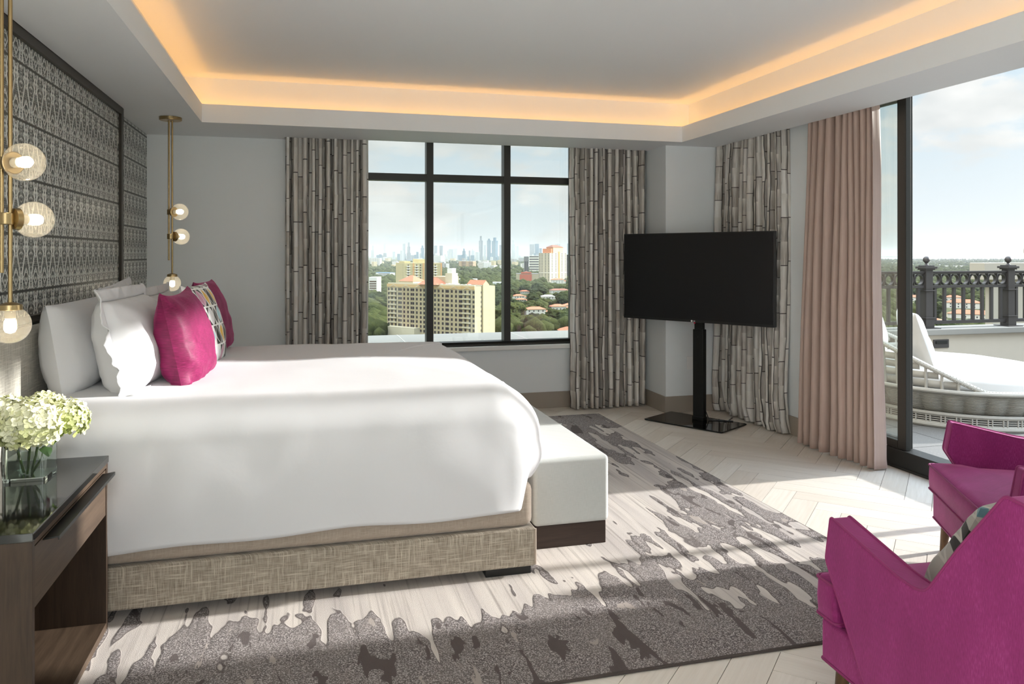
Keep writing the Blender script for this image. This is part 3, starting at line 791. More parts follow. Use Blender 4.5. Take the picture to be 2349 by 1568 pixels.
# vase of hydrangeas --------------------------------------------
VX, VY, VZ = -0.926, 3.03, 0.6745
t = thing('vase', 'clear square glass vase half full of water on the black nightstand top', 'vase', (VX,VY,VZ))
def sq(r, n=4): return rounded([(-r,-r),(r,-r),(r,r),(-r,r)], 0.012, n)
h = 0.067; o_, i_ = sq(h), sq(h-0.006); n = len(o_)
g = MB()
vs = [(VX+x,VY+y,VZ) for x,y in o_]+[(VX+x,VY+y,VZ+0.13) for x,y in o_]+[(VX+x,VY+y,VZ+0.13) for x,y in i_]+[(VX+x,VY+y,VZ+0.012) for x,y in i_]
fs = [tuple(range(n))[::-1], tuple(range(3*n,4*n))]
for k in range(3): fs += [(k*n+i,k*n+(i+1)%n,(k+1)*n+(i+1)%n,(k+1)*n+i) for i in range(n)]
g.add(vs, fs); g.build('glass', M_VASE, t)
w_ = sq(h-0.0065)
MB().prism(w_, lambda x,y:(VX+x,VY+y,VZ+0.0125), lambda x,y:(VX+x,VY+y,VZ+0.075)).build('water', M_WATER, t)
def hydrangea(label, c, r, stemto, seed, tone):
    c = Vector(c); rr = random.Random(seed)
    t = thing('hydrangea', label, 'flower', tuple(c), 0, None)
    mb = MB(); ton = []
    N_ = int(230*(r/0.1)**2)
    for i in range(N_):
        zc = 1-2*(i+0.5)/N_; ph = i*2.399963
        if zc < -0.72: continue
        s_ = math.sqrt(1-zc*zc); nrm = Vector((s_*math.cos(ph), s_*math.sin(ph), zc))
        lump = 1+0.10*noise.noise(nrm*2.2+Vector((seed,0,0)))
        nrm2 = (nrm+Vector((rr.uniform(-.35,.35),rr.uniform(-.35,.35),rr.uniform(-.3,.4)))).normalized()
        p = c + Vector((nrm.x, nrm.y, nrm.z*0.86))*(r*lump*rr.uniform(0.90,1.04))
        a = nrm2.orthogonal().normalized(); b = nrm2.cross(a); rot = rr.random()*PI
        sz = r*rr.uniform(0.17,0.24); tn = max(0, min(1, tone+rr.uniform(-.3,.3)+0.3*zc))
        for k in range(4):
            an = rot+k*PI/2; d = a*math.cos(an)+b*math.sin(an); e = nrm2.cross(d)
            cup = rr.uniform(0.05,0.4)
            q0 = p
            q1 = p+d*sz*0.55+e*sz*0.48+nrm2*sz*cup*0.4; q2 = p+d*sz*1.05+e*sz*0.22+nrm2*sz*cup
            q3 = p+d*sz*1.05-e*sz*0.22+nrm2*sz*cup; q4 = p+d*sz*0.55-e*sz*0.48+nrm2*sz*cup*0.4
            qm = p+d*sz*0.6-nrm2*sz*0.08
            mb.add([q0,q1,q2,q3,q4,qm], [(0,1,5),(1,2,5),(2,3,5),(3,4,5),(4,0,5)]); ton += [tn]*6
    # dark heart filling the gaps between florets
    mb.cur = 1
    bl = len(mb.v); mb.ball(c, r*0.80, 16, 10, 0.82); ton += [0.0]*(len(mb.v)-bl)
    mb.build('bloom', [M_PETAL, plain('bloom_heart', rgb(176,186,112), 0.9)], t, smooth=True, ang=180, attrs={'tone': ton})
    MB().tube([c-Vector((0,0,r*0.5)), c.lerp(Vector(stemto),0.5)+Vector((0.004,0,0)), stemto], 0.0045, 8).build('stem', M_STEM, t)
    return t
hydrangea('big creamy white hydrangea bloom at the front of the glass vase', (-0.915,2.985,0.862), 0.098, (-0.93,3.015,0.69), 3, 0.62)
hydrangea('smaller yellow green hydrangea bloom leaning out towards the bed', (-0.82,3.06,0.865), 0.075, (-0.918,3.02,0.69), 4, 0.22)
hydrangea('pale hydrangea bloom at the wall side of the vase, half cut off', (-1.0,3.03,0.875), 0.088, (-0.945,3.03,0.69), 5, 0.5)
hydrangea('hydrangea bloom at the back of the bunch, between its neighbours', (-0.905,3.10,0.89), 0.075, (-0.925,3.045,0.69), 6, 0.4)
fb = [o for o in bpy.data.objects if o.name.startswith('hydrangea')][0]
for (px,py,pz,ax) in ((-0.99,2.94,0.80,(-0.5,-0.6)),(-0.86,2.93,0.80,(0.5,-0.6))):
    for k in range(1):
        lf = MB(); d = Vector((ax[0],ax[1],-0.35)).normalized(); s_ = Vector((-d.y,d.x,0)).normalized()
        P0 = Vector((px,py,pz))
        lf.grid(lambda u,v: P0+d*0.055*v+s_*(u-0.5)*0.04*math.sin(PI*min(1,v*0.96+0.02))+Vector((0,0,0.012*math.sin(PI*v)-0.012*abs(u-0.5))), 4, 8)
        lf.build('leaf', M_GLEAF, fb)


# pendant lamps -------------------------------------------------
def pendant(P, zoff, label):
    x, y = P; g = 'brass globe pendants beside the bed'
    t = thing('pendant_lamp', label, 'pendant lamp', (x,y,HS), 0, None)
    MB().lathe([(0.072,HS-0.024),(0.077,HS-0.020),(0.077,HS-0.001)], 32, local((x,y,0))).build('canopy', M_BRASS, t)
    dx, dy = 0.0105, 0.005
    MB().tube([(x-dx,y-dy,HS-0.024),(x-dx,y-dy,1.395+zoff)], 0.0065, 12).build('rod', M_BRASS, t)
    MB().tube([(x+dx,y+dy,HS-0.024),(x+dx,y+dy,1.30+zoff)], 0.0065, 12).build('rod', M_BRASS, t)
    def globe(c, d, z):
        """d: direction from the fitting to the globe centre"""
        d = Vector(d).normalized(); c = Vector(c)
        q = d.to_track_quat('Z', 'Y').to_matrix().to_4x4(); M = Matrix.Translation(c) @ q
        r = 0.060
        gl = MB().lathe([(r*math.sin(PI*j/20), -r*math.cos(PI*j/20)) for j in range(2,21)][:-1]+[(0.0005,r)], 32, M, cap=False).build('globe', M_GLOBE, t, ang=180)
        MB().lathe([(0.012,-r-0.012),(0.034,-r-0.004),(0.036,-r*0.80),(0.033,-r*0.78),(0.03,-r*0.80)], 28, M).build('cap', M_BRASS, t)
        s = MB().lathe([(0.016,-r*0.8),(0.016,-r*0.35),(0.0135,-r*0.3)], 16, M).build('socket', M_CERAM, gl)
        MB().lathe([(0.011,-r*0.34),(0.0165,-r*0.2),(0.018,0.0),(0.018,0.014),(0.013,0.024),(0.001,0.028)], 16, M).build('bulb', M_BULB, gl)
    for z, d in ((1.745+zoff,(0.80,-0.60,0)), (1.568+zoff,(0.72,0.69,0))):
        MB().lathe([(0.022,-0.019),(0.0235,-0.017),(0.0235,0.017),(0.022,0.019)], 20, local((x,y,z))).build('clamp', M_BRASS, t)
        D = Vector(d)
        globe((x+D.x*0.086, y+D.y*0.086, z), d, z)
    globe((x+dx, y+dy, 1.228+zoff), (0,0,-1), 1.24)
    return t
pendant((-0.945,6.05), 0.012, 'far brass pendant of three lit globes hanging before the grey wall')
pendant((-0.925,2.80), -0.004, 'near brass pendant of three lit globes hanging over the nightstand flowers')

# television on its floor stand ---------------------------------
ux = Vector((0.5216,-0.8532,0)); nx = Vector((-0.8532,-0.5216,0))
C0 = Vector((3.2215,5.985,0))
t = thing('television', 'large black flat television on a glass base floor stand in the corner', 'television', (C0.x,C0.y,0))
F_ = Matrix(((ux.x,nx.x,0,C0.x),(ux.y,nx.y,0,C0.y),(0,0,1,0),(0,0,0,1)))   # local: x along the screen, y towards viewer
TW, TZ0, TZ1 = 1.447, 0.866, 1.637
pl = rounded([(-0.375,-0.225),(0.375,-0.225),(0.375,0.215),(-0.375,0.215)], 0.02, 4)
MB().prism(pl, lambda x,y: F_@Vector((x,y-0.02,0.004)), lambda x,y: F_@Vector((x,y-0.02,0.014))).build('base', M_STANDG, t, bevel=0.002)
for x in (-0.33,0.33):
    for y in (-0.2,0.16): MB().lathe([(0.015,0),(0.015,0.004)], 12, F_@Matrix.Translation((x,y,0))).build('foot', M_BLACK, t)
po = MB().box((-0.05,-0.135,0.014),(0.05,-0.075,0.80),F_).build('post', M_BLACK, t, bevel=0.006)
MB().box((-0.054,-0.14,0.014),(0.054,-0.07,0.045),F_).build('collar', M_BLACK, t, bevel=0.004)
MB().box((-0.039,-0.128,0.80),(0.039,-0.082,1.28),F_).build('riser', M_BLACK, t, bevel=0.004)
MB().lathe([(0.008,-0.0005),(0.008,0.0008)], 16, F_@Matrix.Translation((0,-0.075,0.735))@Matrix.Rotation(-PI/2,4,'X')).build('knob', M_BEZEL, po)
MB().box((-0.22,-0.085,1.1),(0.22,-0.05,1.4),F_).build('mount', M_BLACK, t, bevel=0.004)
bz = MB().box((-TW/2,-0.05,TZ0),(TW/2,0.0,TZ1),F_).build('bezel', M_BEZEL, t, bevel=0.004)
MB().box((-TW/2+0.010,0.0,TZ0+0.022),(TW/2-0.010,0.0015,TZ1-0.010),F_).build('screen', M_SCREEN, t, smooth=False)
# maker's mark on the lower edge: a small round badge, two letters, a red lamp below
lg = MB()
zl = TZ0+0.011; xl = 0.0
lg.lathe([(0.0085,0),(0.0085,0.0008)], 16, F_@Matrix.Translation((xl-0.016,0.0003,zl))@Matrix.Rotation(-PI/2,4,'X'))
def strip(x0,z0,x1,z1): lg.box((xl+x0,0.0003,zl+z0),(xl+x1,0.0012,zl+z1),F_)
strip(-0.001,-0.006,0.0012,0.006); strip(0.0012,-0.006,0.006,-0.0042)
strip(0.0085,-0.006,0.0105,0.006); strip(0.0105,0.0042,0.0165,0.006); strip(0.0105,-0.006,0.0165,-0.0042); strip(0.0147,-0.0042,0.0165,0.0005); strip(0.0125,-0.0012,0.0147,0.0005)
lg.build('badge', M_WHITE, bz, smooth=False)
MB().box((xl+0.002,-0.012,TZ0-0.010),(xl+0.014,-0.002,TZ0+0.0005),F_).build('standby_lamp', M_RED, bz, bevel=0.001)
cb = [F_@Vector(p) for p in ((0.048,-0.12,0.10),(0.07,-0.14,0.022),(0.13,-0.17,0.018),(0.25,-0.23,0.018))]
cb += [Vector((3.56,5.98,0.006)), Vector((3.66,6.08,0.006))]
pts = []
for i in range(len(cb)-1):
    for k in range(6): pts.append(cb[i].lerp(cb[i+1], k/6))
MB().tube(pts, 0.004, 8).build('cable', M_BLACK, t)
# ---------------------------------------------------------------- curtains
def curtain(name, label, mt, A, B, z0, z1, folds, amp, seed, fullness_gap=0.0, A2=None, B2=None, puddle=0.0, hemw=0.0, sharp=0.6, ampb=None, hooks=True):
    """hangs from A to B at the top, from A2 to B2 at the hem"""
    rr = random.Random(seed)
    A, B = Vector(A), Vector(B); A2 = Vector(A2) if A2 else A; B2 = Vector(B2) if B2 else B
    d = (B-A).normalized(); Nn = Vector((-d.y, d.x))
    K = folds; marks = [0.0]
    for i in range(K): marks.append(marks[-1]+rr.uniform(0.6,1.4))
    marks = [m/marks[-1] for m in marks]
    am = [rr.uniform(0.65,1.25) for _ in range(K+1)]
    nu = K*14; nv = 44; ampb = ampb if ampb is not None else amp*1.1
    def fold(u):
        for i in range(K):
            if u <= marks[i+1] or i == K-1: break
        f = (u-marks[i])/(marks[i+1]-marks[i])
        return i, f
    def pos(u, v):
        i, f = fold(u)
        s = math.cos(2*PI*f); s = math.copysign(abs(s)**sharp, s)
        a = (am[i]*(1-f)+am[i+1]*f)
        a *= (ampb+(amp-ampb)*v)
        wob = 0.35*noise.noise(Vector((u*K*0.8+seed, v*2.2, seed*0.7)))
        off = a*(s*0.5) + amp*wob*0.8
        side = 0.010*noise.noise(Vector((u*K*0.5, v*3.1+seed, 2.0)))*(1-v*0.7) + 0.5*a*math.sin(4*PI*f)*0.12
        P = A2.lerp(B2, u).lerp(A.lerp(B, u), v)
        P = P + Nn*off + d*side
        z = z0+(z1-z0)*v
        if puddle and v < 0.12:
            k = (0.12-v)/0.12
            P = P - Nn*puddle*k*k*(0.5+0.8*noise.noise(Vector((u*9+seed, 3, 1)))) + d*0.05*k*noise.noise(Vector((u*7, 5+seed, v*20)))
            z += 0.012*k*noise.noise(Vector((u*12, seed, 1)))+0.006*k
        elif v < 0.12:
            k = (0.12-v)/0.12
            P = P + Nn*0.008*k*noise.noise(Vector((u*K*1.5, v*30, seed)))
        return Vector((P.x, P.y, max(z, 0.003)))
    # cloth length along the width, for the print
    L = [0.0]
    for i in range(nu):
        L.append(L[-1]+(pos((i+1)/nu,0.5)-pos(i/nu,0.5)).length)
    t = thing(name, label, 'curtain', ((A.x+B.x)/2,(A.y+B.y)/2,z1))
    mb = MB().grid(lambda u,v: pos(u,v), nu, nv, uvfn=lambda u,v: (L[min(nu,int(round(u*nu)))]+seed*1.7, z0+(z1-z0)*v))
    o = mb.build('drop', mt, t, ang=180)
    md = o.modifiers.new('thickness', 'SOLIDIFY'); md.thickness = 0.003
    if hemw:
        hb = MB().grid(lambda u,v: pos(u,hemw*(1-v)*0+hemw)+Vector((0,0,0.004*(v-0.5)))+Vector((Nn.x,Nn.y,0))*(-0.0025), nu, 1, uvfn=lambda u,v:(L[min(nu,int(round(u*nu)))],0.2))
        hb.build('hem', mt, t, ang=180)
    return t
curtain('curtain', 'bamboo stalk print grey curtain at the bed side of the city window', M_BAMBOO, (-0.165,6.855), (0.54,6.855), 0.012, 2.66, 11, 0.105, 1)
curtain('curtain', 'bamboo stalk print grey curtain between the city window and the corner column', M_BAMBOO, (2.40,6.835), (3.165,6.835), 0.012, 2.66, 11, 0.10, 2, A2=(2.40,6.80), B2=(3.155,6.80))
curtain('curtain', 'bamboo stalk print grey curtain crumpled on the floor behind the television', M_BAMBOO, (3.735,5.40), (3.735,6.40), 0.006, 2.66, 11, 0.10, 3, A2=(3.71,5.39), B2=(3.695,6.40), puddle=0.07, sharp=0.7)
curtain('curtain', 'plain blush pink satin curtain beside the sliding glass door', M_PINK, (3.745,4.40), (3.745,5.09), 0.012, 2.66, 10, 0.085, 4, A2=(3.72,4.325), B2=(3.68,5.11), hemw=0.06, sharp=0.9, ampb=0.13)

# ---------------------------------------------------------------- armchairs
def armchair(loc, rz, label):
    t = thing('armchair', label, 'armchair', loc, rz)
    M = MAT[t.name]
    # side outline: (forward, up)
    raw = [(0.30,0.63),(0.325,0.49),(0.115,0.155),(-0.47,0.155),(-0.545,0.872),(-0.355,0.897),(-0.215,0.722),(-0.10,0.560),(0.0,0.566)]
    side = rounded(raw, [0.012,0.012,0.01,0.01,0.02,0.012,0.03,0.07,0.05], 5)
    for sx in (-1, 1):
        xo, xi = 0.455*sx, 0.384*sx
        b = MB().prism(side, lambda y,z:M@Vector((xi,y,z)), lambda y,z:M@Vector((xo,y,z)))
        b.build('arm', M_CHAIR, t, bevel=0.008, ang=40)
        pp = MB()
        for xx in (xo-0.004*sx, xi+0.004*sx):
            c = [M@Vector((xx,y,z)) for y,z in side]
            pp.tube(c, 0.0045, 8, closed=True)
        pp.build('arm_piping', M_PIPE, t)
    back = rounded([(-0.29,0.155),(-0.23,0.42),(-0.375,0.885),(-0.53,0.868),(-0.455,0.155)], 0.02, 4)
    MB().prism(back, lambda y,z:M@Vector((-0.384,y,z)), lambda y,z:M@Vector((0.384,y,z))).build('backrest', M_CHAIR, t, bevel=0.01, ang=40)
    MB().tube([M@Vector((-0.384,-0.375,0.885)),M@Vector((0.384,-0.375,0.885))], 0.0045, 8).build('back_piping', M_PIPE, t)
    MB().box((-0.383,-0.30,0.15),(0.383,0.12,0.285),M).box((-0.435,0.10,0.15),(0.435,0.375,0.285),M).build('base', M_CHAIR, t, bevel=0.012, seg=3)
    # T-shaped seat cushion
    T = rounded([(-0.379,-0.28),(0.379,-0.28),(0.379,0.29),(0.442,0.29),(0.442,0.392),(-0.442,0.392),(-0.442,0.29),(-0.379,0.29)], 0.02, 4)
    n = len(T); levels = [(0.287,0.985),(0.30,1.0),(0.35,1.006),(0.405,1.0),(0.418,0.985)]
    mb = MB(); vs = []
    for z, s in levels: vs += [M@Vector((x*s, y*s, z)) for x,y in T]
    fs = [tuple(range(n))[::-1]]
    for k in range(len(levels)-1): fs += [(k*n+i,k*n+(i+1)%n,(k+1)*n+(i+1)%n,(k+1)*n+i) for i in range(n)]
    # crowned top
    b0 = len(vs)
    for s, dz in ((0.9,0.012),(0.6,0.026),(0.25,0.032)): vs += [M@Vector((x*s, y*s+0.03*(1-s), 0.418+dz)) for x,y in T]
    prev = (len(levels)-1)*n
    for k in range(3):
        cur = b0+k*n; fs += [(prev+i,prev+(i+1)%n,cur+(i+1)%n,cur+i) for i in range(n)]; prev = cur
    fs.append(tuple(range(prev,prev+n)))
    mb.add(vs, fs); mb.build('seat_cushion', M_CHAIR, t, ang=50)
    pp = MB()
    for z in (0.296,0.412): pp.tube([M@Vector((x*1.003,y*1.003,z)) for x,y in T], 0.0045, 8, closed=True)
    pp.build('cushion_piping', M_PIPE, t)
    bt = rounded([(-0.435,0.1),(0.435,0.1),(0.435,0.375),(-0.435,0.375)], 0.012, 3)
    MB().tube([M@Vector((x,y,0.154)) for x,y in bt], 0.0045, 8, closed=True).build('base_piping', M_PIPE, t)
    for sx in (-1,1):
        for yy, lx in ((0.325,0.385),(-0.38,0.385)):
            top = M@Vector((lx*sx,yy,0.152)); bot = M@Vector(((lx+0.012)*sx,yy+(0.015 if yy>0 else -0.02),0.0))
            MB().tube([top, top.lerp(bot,0.5), bot], [0.024,0.020,0.014], 16).build('leg', M_LEG, t)
    return t
armchair((2.02,1.74,0), -0.055, 'magenta armchair in front, its side towards us and a patterned cushion inside')
armchair((3.118,2.575,0), math.radians(61.5), 'magenta armchair by the open glass door, its empty seat sunlit')
A_M = local((2.02,1.74,0), -0.055)
pm = A_M @ Matrix.Translation((-0.10,0.075,0.437)) @ Matrix.Rotation(math.radians(90),4,'Z') @ Matrix.Rotation(math.radians(-33),4,'Y')
pillow('cushion', 'cushion of black, grey and teal waves leaning inside the front magenta armchair', 'cushion', M_WAVE, 0.47, 0.43, 0.17, pm, 9, pinch=0.05)

# drum lamps added unseen behind the viewpoint to fill the room with light
def f_shade(N): return N.n('ShaderNodeEmission', {0: (0.94, 0.98, 1.0, 1), 1: DRUM})
M_SHADE = mat('lit_drum_shade', f_shade)
for i, (x, y) in enumerate(((-0.55,-2.3),(0.6,-3.3))):
    t = thing('drum_pendant', ('white drum pendant lamp behind the viewpoint, on the headboard side', 'white drum pendant lamp behind the viewpoint, further back')[i], 'pendant lamp', (x,y,HS))
    MB().lathe([(0.07,HS-0.025),(0.07,HS-0.001)], 24, local((x,y,0))).build('canopy', M_BRASS, t)
    MB().tube([(x,y,HS-0.025),(x,y,2.2)], 0.008, 10).build('rod', M_BRASS, t)
    MB().lathe([(0.37,1.75),(0.37,2.2)], 40, local((x,y,0))).build('shade', M_SHADE, t)
# ---------------------------------------------------------------- terrace
PY = 6.80
structure(MB().box((4.0,-6.5,-0.2),(12.5,PY,-0.001)).build('floor_terrace', M_PAVER, smooth=False))
w = MB().box((3.99,PY,-0.2),(9.2,PY+0.22,0.585))
w.build('wall_terrace', M_STUCCO, smooth=False); structure(bpy.data.objects['wall_terrace'])
structure(MB().box((3.99,PY-0.05,0.585),(9.2,PY+0.30,0.65)).build('trim_4', M_CAPST, bevel=0.01))
structure(MB().box((-2.0,YW+0.2,0.42),(3.95,8.17,0.60)).box((-2.0,YW+0.2,-1.0),(3.95,8.05,0.42)).build('trim_5', M_CAPST, bevel=0.01))
jl = MB().box((0.932,YW+0.2,0.6),(0.940,8.17,0.6015)).box((2.15,YW+0.2,0.6),(2.158,8.17,0.6015))
structure(jl.build('trim_6', plain('ledge_joint', rgb(170,168,160), 0.9), smooth=False))
# outer face of our own tower above and beside the openings
structure(MB().box((4.001,D2B+0.02,-0.2),(4.06,DY0-0.35,3.4)).box((4.001,DY1+0.02,-0.2),(4.06,PY,3.4)).box((4.001,DY0-0.35,2.67),(4.06,DY1+0.02,3.4)).build('wall_outer', M_STUCCO, smooth=False))
# step light let into the parapet
t = thing('step_light', 'small dark step light let into the terrace wall behind the daybed', 'step light', (6.60,PY,0.49))
MB().box((6.50,PY-0.012,0.445),(6.70,PY+0.001,0.535)).build('plate', M_RAIL, t, bevel=0.003)
MB().box((6.525,PY-0.020,0.49),(6.675,PY-0.011,0.52)).build('hood', M_BLACK, t, bevel=0.003)

# railing -------------------------------------------------------
def railing():
    Y = PY+0.09; z0 = 0.65; xs = [4.28, 5.39, 6.50, 7.61, 8.72]
    t = thing('railing', 'charcoal metal terrace railing with a row of rings and ball topped posts', 'railing', (6.5,Y,z0))
    for x in xs:
        p = MB()
        p.box((x-0.10,Y-0.10,z0),(x+0.10,Y+0.10,z0+0.008))
        p.box((x-0.045,Y-0.045,z0+0.008),(x+0.045,Y+0.045,z0+0.63))
        p.box((x-0.055,Y-0.055,z0+0.008),(x+0.055,Y+0.055,z0+0.11)).box((x-0.066,Y-0.066,z0+0.11),(x+0.066,Y+0.066,z0+0.118))
        p.box((x-0.066,Y-0.066,z0+0.405),(x+0.066,Y+0.066,z0+0.413))
        p.box((x-0.06,Y-0.06,z0+0.63),(x+0.06,Y+0.06,z0+0.645)).box((x-0.075,Y-0.075,z0+0.645),(x+0.075,Y+0.075,z0+0.668)).box((x-0.055,Y-0.055,z0+0.668),(x+0.055,Y+0.055,z0+0.680))
        p.build('post', M_RAIL, t, bevel=0.002)
        b = MB().lathe([(0.03,z0+0.68),(0.018,z0+0.69),(0.013,z0+0.70),(0.018,z0+0.71)]+[(0.036*math.sin(PI*j/12),z0+0.742-0.036*math.cos(PI*j/12)) for j in range(2,13)], 20, local((x,Y,0)))
        b.build('finial', M_RAIL, t)
    for i in range(len(xs)-1):
        a, b = xs[i]+0.045, xs[i+1]-0.045
        m = MB()
        m.box((a,Y-0.03,z0+0.60),(b,Y+0.03,z0+0.617)).box((a,Y-0.02,z0+0.585),(b,Y+0.02,z0+0.60)).box((a,Y-0.022,z0+0.435),(b,Y+0.022,z0+0.465)).box((a,Y-0.022,z0+0.045),(b,Y+0.022,z0+0.08))
        m.build('rail', M_RAIL, t, bevel=0.002)
        n = 8; st = (b-a)/n
        rg = MB(); bl = MB()
        for k in range(n):
            cx = a+st*(k+0.5)
            M = Matrix.Translation((cx,Y,z0+0.525)) @ Matrix.Rotation(PI/2,4,'X')
            ro, ri, hh = 0.057, 0.049, 0.02
            nn = 28; vs = []
            for rr_, zz_ in ((ro,-hh),(ro,hh),(ri,hh),(ri,-hh)): vs += [M@Vector((rr_*math.cos(2*PI*q/nn), rr_*math.sin(2*PI*q/nn), zz_)) for q in range(nn)]
            fs = []
            for e in range(4):
                e2 = (e+1) % 4; fs += [(e*nn+q,e*nn+(q+1)%nn,e2*nn+(q+1)%nn,e2*nn+q) for q in range(nn)]
            MB().add(vs, fs).build('ring', M_RAIL, t)
            if k: MB().box((a+st*k-0.003,Y-0.02,z0+0.465),(a+st*k+0.003,Y+0.02,z0+0.585)).build('ring_divider', M_RAIL, t, smooth=False)
            MB().box((cx-0.0165,Y-0.014,z0+0.08),(cx+0.0165,Y+0.014,z0+0.435)).build('baluster', M_RAIL, t, bevel=0.002)
railing()
# neighbouring pier beyond the railing
t = thing('masonry_pier', 'plain beige masonry pier with overhanging cap beyond the terrace railing', 'pier', (10.2,9.0,-1))
MB().box((9.12,8.5,-6),(13,8.62,1.10)).build('shaft', M_STUCCO, t, smooth=False)
cp = MB().box((8.93,8.45,1.10),(13,8.70,1.335)).build('cap', M_STUCCO, t, bevel=0.01)
MB().ball((10.0,8.58,1.50), 0.17, 28, 16).build('ball', M_STUCCO, t)

# wicker daybed -------------------------------------------------
def daybed():
    cx, cy = 5.83, 5.80; f0 = math.radians(142)
    t = thing('daybed', 'round white wicker daybed with a high woven back on the terrace', 'daybed', (cx,cy,0))
    def rim(f): return 0.318 + 0.50*max(0.0, (math.cos(f-f0)+0.1)/1.1)**1.08
    def dirn(f): return Vector((math.cos(f), math.sin(f), 0))
    C = Vector((cx,cy,0)); NF = 260
    rb, rr_ = 0.86, 0.92
    # open base band: two rings, three strands and uprights
    m = MB()
    for z, r in ((0.02,0.022),(0.115,0.016)): m.tube([C+dirn(2*PI*i/72)*rb+Vector((0,0,z)) for i in range(72)], r, 8, closed=True)
    for z in (0.045,0.062,0.079,0.096): m.tube([C+dirn(2*PI*i/72)*rb+Vector((0,0,z)) for i in range(72)], 0.005, 6, closed=True)
    for k in range(48):
        f = 2*PI*k/48
        for q in (-0.018,0.018): m.tube([C+dirn(f+q)*(rb+0.004)+Vector((0,0,0.02)), C+dirn(f+q)*(rb+0.004)+Vector((0,0,0.115))], 0.006, 6)
    m.build('base_band', M_ROPE, t)
    # scalloped woven body
    def body(u, v):
        f = 2*PI*u; sc_ = abs(math.cos(f*17))**0.7
        z = 0.125 + 0.185*v
        bul = math.sin(PI*min(1, v*0.85+0.12))
        r = 0.80 + 0.10*v + (0.045*sc_)*bul
        return C + dirn(f)*r + Vector((0,0,z + 0.012*sc_*(1-v)*-1))
    MB().grid(body, NF*2, 16, closeu=True).build('woven_body', M_WICKER, t, ang=180)
    MB().tube([C+dirn(2*PI*i/90)*0.925+Vector((0,0,0.315)) for i in range(90)], 0.018, 8, closed=True).build('waist_ring', M_ROPE, t)
    # open weave back: broad strips and paired uprights
    def brad(z): return 0.905 + 0.10*max(0, z-0.31)
    strips = MB()
    for k in range(6):
        z = 0.37+0.068*k
        fs = [f0+(i-100)*PI/100 for i in range(201)]
        run = []
        for f in fs:
            ok = rim(f) > z+0.025
            if ok: run.append(f)
            if (not ok or f is fs[-1]) and len(run) > 4:
                def sg(u, v, run=run, z=z, k=k):
                    q = u*(len(run)-1); i = min(int(q), len(run)-2); f = run[i]+(run[i+1]-run[i])*(q-i)
                    wv = 0.008*math.sin(f*24+PI*k)
                    return C+dirn(f)*(brad(z)+wv)+Vector((0,0,z-0.028+0.056*v))
                strips.grid(sg, 120, 1); run = []
            elif not ok: run = []
    o = strips.build('back_strips', M_ROPE, t, ang=180); md = o.modifiers.new('thickness','SOLIDIFY'); md.thickness = 0.006
    for k in range(48):
        f = 2*PI*k/48
        if rim(f) > 0.35: MB().tube([C+dirn(f)*0.912+Vector((0,0,0.31)), C+dirn(f)*brad(rim(f))+Vector((0,0,rim(f)))], 0.012, 8).build('upright', M_ROPE, t)
    rp = [C+dirn(2*PI*i/120)*brad(rim(2*PI*i/120))+Vector((0,0,rim(2*PI*i/120))) for i in range(120)]
    MB().tube(rp, 0.021, 10, closed=True).build('rim', M_ROPE, t)
    wr = MB()
    for i in range(480):
        f = 2*PI*i/480; p = C+dirn(f)*brad(rim(f))+Vector((0,0,rim(f)))
        q = C+dirn(f+0.012)*brad(rim(f+0.012))+Vector((0,0,rim(f+0.012)))
        tt = (q-p).normalized(); a = tt.orthogonal().normalized(); b = tt.cross(a)
        if i % 2 == 0: wr.tube([p+tt*(0.004*j-0.004)+(a*math.cos(PI*j/2)+b*math.sin(PI*j/2))*0.0225 for j in range(5)], 0.0035, 4)
    wr.build('rim_wrapping', M_ROPE, t)
    # mattress and pillows lie in it as things of their own
    def mt(f, k): return C+dirn(f)*k
    prof = [(0.05,0.22),(0.76,0.22),(0.84,0.26),(0.87,0.33),(0.85,0.41),(0.75,0.46),(0.4,0.485),(0.02,0.495)]
    mm = MB()
    def cush(u, v):
        q = v*(len(prof)-1); i = min(int(q), len(prof)-2); r = prof[i][0]+(prof[i+1][0]-prof[i][0])*(q-i); z = prof[i][1]+(prof[i+1][1]-prof[i][1])*(q-i)
        f = 2*PI*u
        return C+dirn(f)*r+Vector((0,0,z+0.006*noise.noise(Vector((r*math.cos(f)*4, r*math.sin(f)*4, 1)))+0.05*math.cos(f-f0)*r))
    mm.grid(cush, 72, 28, closeu=True)
    tag(mm.build('daybed_mattress', M_OUTFAB, ang=180), 'round white mattress lying in the wicker daybed', 'mattress')
daybed()
pillow('outdoor_pillow', 'white canvas pillow leaning in the daybed just right of the door stile', 'pillow', M_OUTFAB, 0.60, 0.48, 0.18, Matrix.Translation((5.33,5.68,0.485))@Matrix.Rotation(math.radians(-28),4,'Z')@Matrix.Rotation(math.radians(-18),4,'Y'), 14, pinch=0.04, wr=0.010)
pillow('outdoor_pillow', 'white canvas pillow in the daybed seen through the door glass', 'pillow', M_OUTFAB, 0.62, 0.55, 0.18, Matrix.Translation((5.22,6.10,0.50))@Matrix.Rotation(math.radians(-50),4,'Z')@Matrix.Rotation(math.radians(-14),4,'Y'), 15, pinch=0.04, wr=0.010)

# ---------------------------------------------------------------- the city, 60 m below
GZ = -60.0; FF = 1766.0; HY = 583.0; CXX = 1174.5
_a = math.atan2(474.5, 1766.0); _S, _C = math.sin(_a), math.cos(_a)
def gpos(px, d):
    """point on the bearing of a picture column at forward distance d"""
    u = (px-CXX)/FF
    return Vector(((_S+u*_C)*d, (_C-u*_S)*d))
def zat(py, d): return 1.45 + (HY-py)/FF*d
def dground(py): return (1.45-GZ)*FF/(py-HY)

